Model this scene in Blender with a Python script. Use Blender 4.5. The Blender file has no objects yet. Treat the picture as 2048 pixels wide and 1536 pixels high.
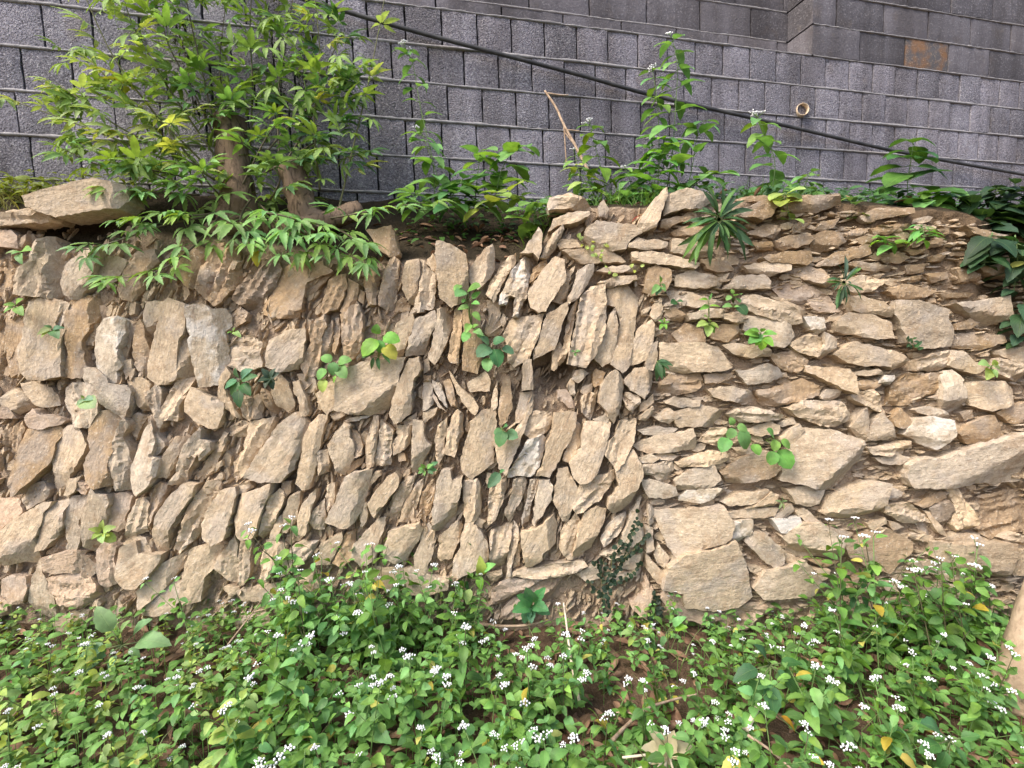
import bpy, bmesh, math, random
import numpy as np
from mathutils import Vector, Matrix, noise, geometry
R_ = math.radians
random.seed(7)
C = bpy.context.scene.collection
SC = bpy.context.scene

# ------------------------------------------------------------------ camera
FPX = 1012.0            # focal length in photo pixels (photo 2048 wide)
PITCH = R_(5)
CAM = Vector((0, 0, 1.225))
RT = Vector((1, 0, 0))
FW = Vector((0, math.cos(PITCH), -math.sin(PITCH)))
UP = Vector((0, math.sin(PITCH), math.cos(PITCH)))
cam = bpy.data.cameras.new('camera'); cam.sensor_width = 36
cam.lens = 36 * FPX / 2048; cam.clip_start = 0.02; cam.clip_end = 500
camo = bpy.data.objects.new('camera', cam); C.objects.link(camo)
camo.location = CAM; camo.rotation_euler = (math.pi / 2 - PITCH, 0, 0)
SC.camera = camo

# ------------------------------------------------------------------ sky, sun, exposure
SUN_DIR = Vector((-0.60, -0.44, 0.86)).normalized()      # from the scene towards the sun
w = bpy.data.worlds.new('World'); SC.world = w; w.use_nodes = True
nt = w.node_tree
sky = nt.nodes.new('ShaderNodeTexSky'); sky.sky_type = 'NISHITA'; sky.sun_disc = False
sky.sun_elevation = math.asin(SUN_DIR.z); sky.sun_rotation = math.atan2(SUN_DIR.x, SUN_DIR.y) % (2 * math.pi)
sky.air_density = 1.0; sky.dust_density = 4.0; sky.ozone_density = 0.6
bg = nt.nodes['Background']; nt.links.new(sky.outputs[0], bg.inputs[0]); bg.inputs[1].default_value = 0.135
sl = bpy.data.lights.new('sun', 'SUN'); sl.energy = 1.45; sl.angle = R_(22); sl.color = (1, 0.95, 0.87)
so = bpy.data.objects.new('sun', sl); C.objects.link(so)
so.rotation_euler = (-SUN_DIR).to_track_quat('-Z', 'Y').to_euler(); so.location = (-3, -3, 6)
SC.view_settings.view_transform = 'Standard'; SC.view_settings.look = 'None'
SC.view_settings.exposure = 1.30; SC.view_settings.gamma = 1.0
SC.cycles.max_bounces = 6; SC.cycles.diffuse_bounces = 3; SC.cycles.transparent_max_bounces = 6

# ------------------------------------------------------------------ helpers
def P(px, py, d):
    """photo pixel + distance along the view axis -> world point"""
    return CAM + FW * d + RT * ((px - 1024) / FPX * d) + UP * ((768 - py) / FPX * d)
WD = 2.2                # distance of the stone wall's datum plane

def tag(o, label=None, cat=None, group=None, kind=None):
    if label: o['label'] = label
    if cat: o['category'] = cat
    if group: o['group'] = group
    if kind: o['kind'] = kind
    return o
def empty(name, loc):
    o = bpy.data.objects.new(name, None); C.objects.link(o); o.location = loc
    o.empty_display_size = 0.05
    return o
def link(name, me, parent=None, M=None, color=None):
    """one mesh object; M is given in the parent's frame"""
    o = bpy.data.objects.new(name, me); C.objects.link(o)
    if parent: o.parent = parent
    if M is not None: o.matrix_basis = M
    if color is not None: o.color = (*color[:3], color[3] if len(color) > 3 else 0)
    return o
def mesh(name, vs, fs, mat=None, smooth=True, uvs=None, sharp=None):
    me = bpy.data.meshes.new(name); me.from_pydata(vs, [], fs)
    if uvs is not None:
        ul = me.uv_layers.new(name='UVMap')
        li = np.empty(len(me.loops), dtype=np.int32); me.loops.foreach_get('vertex_index', li)
        ul.data.foreach_set('uv', np.asarray(uvs, dtype=np.float32)[li].ravel())
    if smooth: me.shade_smooth()
    if sharp: me.set_sharp_from_angle(angle=R_(sharp))
    if mat: me.materials.append(mat)
    return me
def rnd(a, b): return random.uniform(a, b)
def lerp(a, b, t): return a + (b - a) * t
def interp(x, xs, ys):
    return float(np.interp(x, xs, ys))
def frame(X, Zhint):
    X = X.normalized(); Y = Zhint.cross(X)
    if Y.length < 1e-4: Y = Vector((0.3, 0.9, 0.2)).cross(X)
    Y.normalize(); Z = X.cross(Y)
    return X, Y, Z
def mat4(X, Y, Z, o):
    return Matrix(((X.x, Y.x, Z.x, o.x), (X.y, Y.y, Z.y, o.y), (X.z, Y.z, Z.z, o.z), (0, 0, 0, 1)))
def tube_geo(pts, rad, n=6, rough=0.0, seed=0, cap=True):
    vs, fs = [], []
    m = len(pts)
    ref = Vector((0.31, 0.77, 0.55))
    for i, p in enumerate(pts):
        t = (pts[min(i + 1, m - 1)] - pts[max(i - 1, 0)])
        if t.length < 1e-6: t = Vector((0, 0, 1))
        X, Y, Z = frame(t, ref)
        r = rad[i] if hasattr(rad, '__len__') else rad
        for k in range(n):
            a = 2 * math.pi * k / n
            rr = r
            if rough:
                q = Vector((math.cos(a) * 2.1, math.sin(a) * 2.1, i * 0.35 + seed * 7.3))
                rr = r * (1 + rough * noise.noise(q) + rough * .6 * noise.noise(q * 2.7))
            vs.append(p + (Y * math.cos(a) + Z * math.sin(a)) * rr)
    for i in range(m - 1):
        for k in range(n):
            a = i * n + k; b = i * n + (k + 1) % n
            fs.append((a, b, b + n, a + n))
    if cap:
        fs.append(tuple(range(n))[::-1]); fs.append(tuple((m - 1) * n + k for k in range(n)))
    return vs, fs
def join_geo(parts):
    V, F = [], []
    for vs, fs in parts:
        o = len(V); V += vs; F += [tuple(i + o for i in f) for f in fs]
    return V, F
def bez(pts, n):
    """smooth curve through control points (Catmull-Rom)"""
    out = []
    Q = [pts[0]] + list(pts) + [pts[-1]]
    segs = len(pts) - 1
    for s in range(segs):
        p0, p1, p2, p3 = Q[s], Q[s + 1], Q[s + 2], Q[s + 3]
        for k in range(n):
            t = k / n
            out.append(0.5 * ((2 * p1) + (p2 - p0) * t + (2 * p0 - 5 * p1 + 4 * p2 - p3) * t * t + (3 * p1 - p0 - 3 * p2 + p3) * t ** 3))
    out.append(pts[-1].copy())
    return out

# ------------------------------------------------------------------ materials
class NB:
    def __init__(s, name):
        s.m = bpy.data.materials.new(name); s.m.use_nodes = True
        s.t = s.m.node_tree; s.b = s.t.nodes['Principled BSDF']; s.out = s.t.nodes['Material Output']
    def n(s, typ, **kw):
        x = s.t.nodes.new(typ)
        for k, v in kw.items(): setattr(x, k, v)
        return x
    def put(s, sock, v):
        if hasattr(v, 'is_output'): s.t.links.new(v, sock)
        elif v is not None:
            if isinstance(v, (tuple, list)) and len(v) == 3 and sock.type == 'RGBA': v = (*v, 1)
            sock.default_value = v
    def noise(s, vec, scale, detail=4, rough=.6, dist=0, col=False):
        x = s.n('ShaderNodeTexNoise'); s.put(x.inputs['Vector'], vec)
        x.inputs['Scale'].default_value = scale; x.inputs['Detail'].default_value = detail
        x.inputs['Roughness'].default_value = rough; x.inputs['Distortion'].default_value = dist
        return x.outputs['Color' if col else 'Fac']
    def voro(s, vec, scale, feature='F1', out='Distance'):
        x = s.n('ShaderNodeTexVoronoi', feature=feature); s.put(x.inputs['Vector'], vec)
        x.inputs['Scale'].default_value = scale
        return x.outputs[out]
    def ramp(s, v, a, b, c0=0.0, c1=1.0):
        x = s.n('ShaderNodeMapRange', interpolation_type='SMOOTHSTEP'); s.put(x.inputs[0], v)
        x.inputs[1].default_value = a; x.inputs[2].default_value = b
        x.inputs[3].default_value = c0; x.inputs[4].default_value = c1
        return x.outputs[0]
    def mix(s, f, a, b, mode='MIX'):
        x = s.n('ShaderNodeMix', data_type='RGBA', blend_type=mode)
        s.put(x.inputs[0], f); s.put(x.inputs[6], a); s.put(x.inputs[7], b)
        return x.outputs[2]
    def math(s, op, a, b=None):
        x = s.n('ShaderNodeMath', operation=op); s.put(x.inputs[0], a)
        if b is not None: s.put(x.inputs[1], b)
        return x.outputs[0]
    def map(s, vec, scale=(1, 1, 1), loc=None):
        x = s.n('ShaderNodeMapping'); s.put(x.inputs[0], vec); x.inputs['Scale'].default_value = scale
        if loc is not None: s.put(x.inputs['Location'], loc)
        return x.outputs[0]
    def vmath(s, op, a, b):
        x = s.n('ShaderNodeVectorMath', operation=op); s.put(x.inputs[0], a); s.put(x.inputs[1], b)
        return x.outputs[0]
    def bump(s, h, strength=.5, dist=.01, nrm=None):
        x = s.n('ShaderNodeBump'); s.put(x.inputs['Height'], h)
        x.inputs['Strength'].default_value = strength; x.inputs['Distance'].default_value = dist
        if nrm is not None: s.put(x.inputs['Normal'], nrm)
        return x.outputs[0]
    def fin(s, col, rough=.9, spec=.2, nrm=None):
        s.put(s.b.inputs['Base Color'], col); s.put(s.b.inputs['Roughness'], rough)
        s.b.inputs['Specular IOR Level'].default_value = spec
        if nrm is not None: s.put(s.b.inputs['Normal'], nrm)
        return s.m

def objvec(b, k=37.0):
    tc = b.n('ShaderNodeTexCoord'); oi = b.n('ShaderNodeObjectInfo')
    off = b.math('MULTIPLY', oi.outputs['Random'], k)
    return b.vmath('ADD', tc.outputs['Object'], off), oi

def mk_stone():
    b = NB('schist'); v, oi = objvec(b)
    lam = b.map(v, (10, 46, 46))                      # bedding runs along the slab
    n1 = b.noise(lam, 1.0, 5, .6, .25)
    n2 = b.noise(v, 15, 6, .62)
    n3 = b.noise(v, 85, 3, .75)
    n4 = b.noise(v, 7, 4, .55)
    n5 = b.noise(v, 38, 4, .7)
    col = b.mix(1.0, oi.outputs['Color'], b.mix(b.ramp(n5, .3, .7), (.80, .79, .78), (1.14, 1.14, 1.13)), 'MULTIPLY')
    col = b.mix(b.ramp(n2, .50, .68, 0, .60), col, (.35, .245, .155))          # ochre soil smeared on
    col = b.mix(b.ramp(n4, .48, .66, 0, .45), col, (.36, .325, .295))           # grey weathering
    col = b.mix(b.ramp(n1, .58, .70, 0, .45), col, (.23, .168, .115))           # brown bedding streaks
    col = b.mix(b.ramp(n3, .57, .68, 0, .55), col, (.62, .55, .455))            # pale grains
    col = b.mix(b.ramp(n3, .32, .42, .55, 0), col, (.20, .15, .108))
    bl = b.math('MULTIPLY', oi.outputs['Alpha'], b.ramp(b.math('ADD', b.math('MULTIPLY', n4, .7), b.math('MULTIPLY', n5, .3)), .44, .56))
    col = b.mix(bl, col, (.70, .675, .63))                                      # lime bloom on a few slabs
    h = b.math('ADD', b.math('MULTIPLY', n1, .45), b.math('ADD', b.math('MULTIPLY', n2, .5), b.math('ADD', b.math('MULTIPLY', n5, .4), b.math('MULTIPLY', n3, .25))))
    return b.fin(col, .93, .12, b.bump(h, .9, .014))
M_STONE = mk_stone()

def mk_earth():
    b = NB('dry_mud'); tc = b.n('ShaderNodeTexCoord'); v = tc.outputs['Object']
    n1 = b.noise(v, 5, 5, .6); n2 = b.noise(v, 26, 5, .65); n3 = b.noise(v, 95, 3, .7)
    col = b.mix(n1, (.29, .205, .14), (.45, .35, .255))
    col = b.mix(b.ramp(n2, .45, .7, 0, .6), col, (.46, .36, .25))
    col = b.mix(b.ramp(n2, .25, .45, .6, 0), col, (.15, .10, .065))
    col = b.mix(b.ramp(n3, .58, .7, 0, .6), col, (.55, .46, .35))
    # dark humus and root soil above the wall head, plus two spots of painted shade
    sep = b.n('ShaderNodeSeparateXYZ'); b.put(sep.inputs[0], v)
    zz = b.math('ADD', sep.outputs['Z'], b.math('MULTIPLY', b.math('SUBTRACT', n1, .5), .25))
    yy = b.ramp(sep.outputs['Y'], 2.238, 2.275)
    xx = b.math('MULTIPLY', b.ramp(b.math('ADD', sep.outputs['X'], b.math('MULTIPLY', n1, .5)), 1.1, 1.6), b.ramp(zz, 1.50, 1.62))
    edge_shade = b.math('MULTIPLY', b.ramp(sep.outputs['X'], 1.9, 2.05), b.ramp(zz, 1.22, 1.4))  # shade at the right edge, painted into the earth colour
    slab_shade = b.math('MULTIPLY', b.ramp(b.math('MULTIPLY', sep.outputs['X'], -1.0), 1.6, 1.72), b.ramp(zz, 1.58, 1.66))  # shaded, rooty gap under the top-left slab, painted in dark
    xx = b.math('MAXIMUM', xx, b.math('MAXIMUM', edge_shade, slab_shade))
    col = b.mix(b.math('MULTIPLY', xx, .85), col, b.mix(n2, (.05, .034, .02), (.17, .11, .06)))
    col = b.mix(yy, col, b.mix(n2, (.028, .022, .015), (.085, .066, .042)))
    h = b.math('ADD', b.math('MULTIPLY', n2, 1.0), b.math('MULTIPLY', n3, .4))
    return b.fin(col, .97, .08, b.bump(h, 1.0, .035))
M_EARTH = mk_earth()

def mk_ground():
    b = NB('leaf_mould_soil'); tc = b.n('ShaderNodeTexCoord'); v = tc.outputs['Object']
    n1 = b.noise(v, 7, 5, .6); n2 = b.noise(v, 40, 4, .65); n3 = b.noise(v, 140, 3, .7)
    col = b.mix(n1, (.055, .038, .026), (.15, .098, .062))
    col = b.mix(b.ramp(n2, .5, .72, 0, .7), col, (.21, .145, .095))
    col = b.mix(b.ramp(n3, .6, .7, 0, .5), col, (.30, .235, .17))
    h = b.math('ADD', n2, b.math('MULTIPLY', n3, .5))
    return b.fin(col, .97, .08, b.bump(h, .9, .02))
M_GROUND = mk_ground()

def weather(b):
    """water streaks and dust over the whole wall"""
    geo = b.n('ShaderNodeNewGeometry'); p = geo.outputs['Position']
    s1 = b.noise(b.map(p, (4.5, 4.5, .55)), 1.0, 4, .6); s2 = b.noise(p, 1.1, 4, .6); s3 = b.noise(p, 6, 4, .65)
    c = b.mix(b.ramp(s1, .35, .65), (.68, .665, .65), (1.08, 1.08, 1.09))
    c = b.mix(1, c, b.mix(b.ramp(s2, .3, .7), (.76, .75, .75), (1.16, 1.15, 1.15)), 'MULTIPLY')
    return b.mix(b.ramp(s3, .56, .72, 0, .5), c, (.80, .72, .62))
def mk_block():
    b = NB('cinder_block'); v, oi = objvec(b)
    n1 = b.noise(v, 7, 3, .5); vo = b.voro(v, 130); n2 = b.noise(v, 105, 4, .8); n3 = b.noise(v, 48, 3, .6)
    col = b.mix(n1, (.235, .228, .262), (.315, .305, .345))
    col = b.mix(1, col, b.mix(oi.outputs['Random'], (.78, .78, .78), (1.2, 1.18, 1.18)), 'MULTIPLY')
    col = b.mix(b.ramp(n2, .52, .62, 0, .8), col, (.55, .54, .565))
    col = b.mix(b.ramp(n2, .36, .46, .8, 0), col, (.07, .067, .08))
    col = b.mix(b.ramp(n3, .30, .38, .7, 0), col, (.05, .05, .058))
    col = b.mix(1, col, weather(b), 'MULTIPLY')
    h = b.math('ADD', n2, b.math('ADD', b.math('MULTIPLY', vo, .5), b.math('MULTIPLY', n3, .7)))
    return b.fin(col, .95, .15, b.bump(h, 1.0, .012))
M_BLOCK = mk_block()
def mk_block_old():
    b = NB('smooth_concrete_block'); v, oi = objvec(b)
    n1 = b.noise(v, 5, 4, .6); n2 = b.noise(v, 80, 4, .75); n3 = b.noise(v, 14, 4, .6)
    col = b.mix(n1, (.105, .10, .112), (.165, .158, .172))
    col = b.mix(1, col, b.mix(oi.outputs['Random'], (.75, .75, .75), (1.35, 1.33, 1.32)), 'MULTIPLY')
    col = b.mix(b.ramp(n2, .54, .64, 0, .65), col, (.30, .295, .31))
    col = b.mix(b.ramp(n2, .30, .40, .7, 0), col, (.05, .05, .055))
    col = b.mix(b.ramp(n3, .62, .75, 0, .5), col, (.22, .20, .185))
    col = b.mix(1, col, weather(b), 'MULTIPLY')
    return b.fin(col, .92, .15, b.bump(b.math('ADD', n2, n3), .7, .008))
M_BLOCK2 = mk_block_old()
def simple(name, c0, c1, scale=20, rough=.9, bstr=.5, bd=.006, spec=.15):
    b = NB(name); tc = b.n('ShaderNodeTexCoord'); v = tc.outputs['Object']
    n1 = b.noise(v, scale, 5, .65); n2 = b.noise(v, scale * 5, 3, .6)
    col = b.mix(b.ramp(n1, .3, .7), c0, c1)
    return b.fin(col, rough, spec, b.bump(b.math('ADD', n1, b.math('MULTIPLY', n2, .5)), bstr, bd))
M_MORTAR = simple('old_mortar', (.22, .21, .215), (.38, .365, .365), 22)
M_CORE = simple('joint_shadow_core', (.035, .034, .036), (.06, .058, .06), 20)
M_PIPE = simple('black_plastic_pipe', (.025, .025, .028), (.075, .072, .07), 9, .6, .1, .002, .4)
M_PVC = simple('buff_plastic', (.50, .38, .26), (.62, .50, .37), 14, .5, .1, .002, .4)
M_TWIG = simple('dry_twig', (.22, .15, .10), (.42, .32, .23), 40)
M_STRAW = simple('pale_dry_stalk', (.48, .40, .30), (.62, .54, .42), 40)
def mk_bark():
    b = NB('bark'); tc = b.n('ShaderNodeTexCoord'); v = b.map(tc.outputs['Object'], (1, 1, .25))
    n1 = b.noise(v, 45, 5, .65, .4); n2 = b.noise(tc.outputs['Object'], 9, 4, .6)
    col = b.mix(n2, (.12, .085, .06), (.27, .195, .135))
    col = b.mix(b.ramp(n1, .35, .5, .8, 0), col, (.05, .036, .026))
    return b.fin(col, .95, .1, b.bump(n1, 1, .012))
M_BARK = mk_bark()
def mk_stem():
    b = NB('green_stem'); oi = b.n('ShaderNodeObjectInfo')
    return b.fin(oi.outputs['Color'], .6, .3)
M_STEM = mk_stem()
def mk_leaf(name='leaf', trans=.34, rough=.5):
    b = NB(name); uv = b.n('ShaderNodeUVMap'); oi = b.n('ShaderNodeObjectInfo'); geo = b.n('ShaderNodeNewGeometry')
    sep = b.n('ShaderNodeSeparateXYZ'); b.put(sep.inputs[0], uv.outputs[0])
    u, vv = sep.outputs['X'], sep.outputs['Y']
    ab = b.math('ABSOLUTE', b.math('SUBTRACT', vv, .5))
    ph = b.math('SUBTRACT', b.math('MULTIPLY', u, 7.0), b.math('MULTIPLY', ab, 7.0))
    vein = b.math('ABSOLUTE', b.math('SUBTRACT', b.math('FRACT', ph), .5))
    vein = b.ramp(vein, .0, .12, 1, 0)
    mid = b.ramp(ab, .0, .035, 1, 0)
    veins = b.math('MAXIMUM', b.math('MULTIPLY', vein, .45), mid)
    tc = b.n('ShaderNodeTexCoord')
    n1 = b.noise(geo.outputs['Position'], 18, 3, .6)
    rn = oi.outputs['Random']
    hsv = b.n('ShaderNodeHueSaturation'); b.put(hsv.inputs['Color'], oi.outputs['Color'])
    b.put(hsv.inputs['Hue'], b.ramp(rn, 0, 1, .478, .515)); b.put(hsv.inputs['Value'], b.ramp(n1, .3, .7, .72, 1.25))
    b.put(hsv.inputs['Saturation'], b.ramp(rn, 0, 1, 1.08, .88))
    col = b.mix(b.math('MULTIPLY', veins, .38), hsv.outputs[0], b.mix(.5, hsv.outputs[0], (.34, .46, .16)))
    b.fin(col, rough, .35, b.bump(b.math('SUBTRACT', 1.0, veins), .35, .004))
    tr = b.n('ShaderNodeBsdfTranslucent'); b.put(tr.inputs[0], b.mix(1, col, (1.35, 1.25, .55), 'MULTIPLY'))
    mx = b.n('ShaderNodeMixShader'); mx.inputs[0].default_value = trans
    b.t.links.new(b.b.outputs[0], mx.inputs[1]); b.t.links.new(tr.outputs[0], mx.inputs[2])
    b.t.links.new(mx.outputs[0], b.out.inputs[0])
    return b.m
M_LEAF = mk_leaf()
def mk_dead():
    b = NB('dead_leaf'); geo = b.n('ShaderNodeNewGeometry'); oi = b.n('ShaderNodeObjectInfo')
    n1 = b.noise(geo.outputs['Position'], 9, 2, .5); n2 = b.noise(geo.outputs['Position'], 45, 4, .6)
    col = b.mix(b.ramp(n1, .35, .65), (.11, .055, .035), (.27, .165, .10))
    col = b.mix(b.ramp(n2, .45, .7, 0, .5), col, (.30, .21, .14))
    return b.fin(col, .75, .25, b.bump(n2, .5, .004))
M_DEAD = mk_dead()
M_PETAL = simple('white_petals', (.78, .78, .80), (.88, .88, .89), 60, .8, .3, .002)
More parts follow.
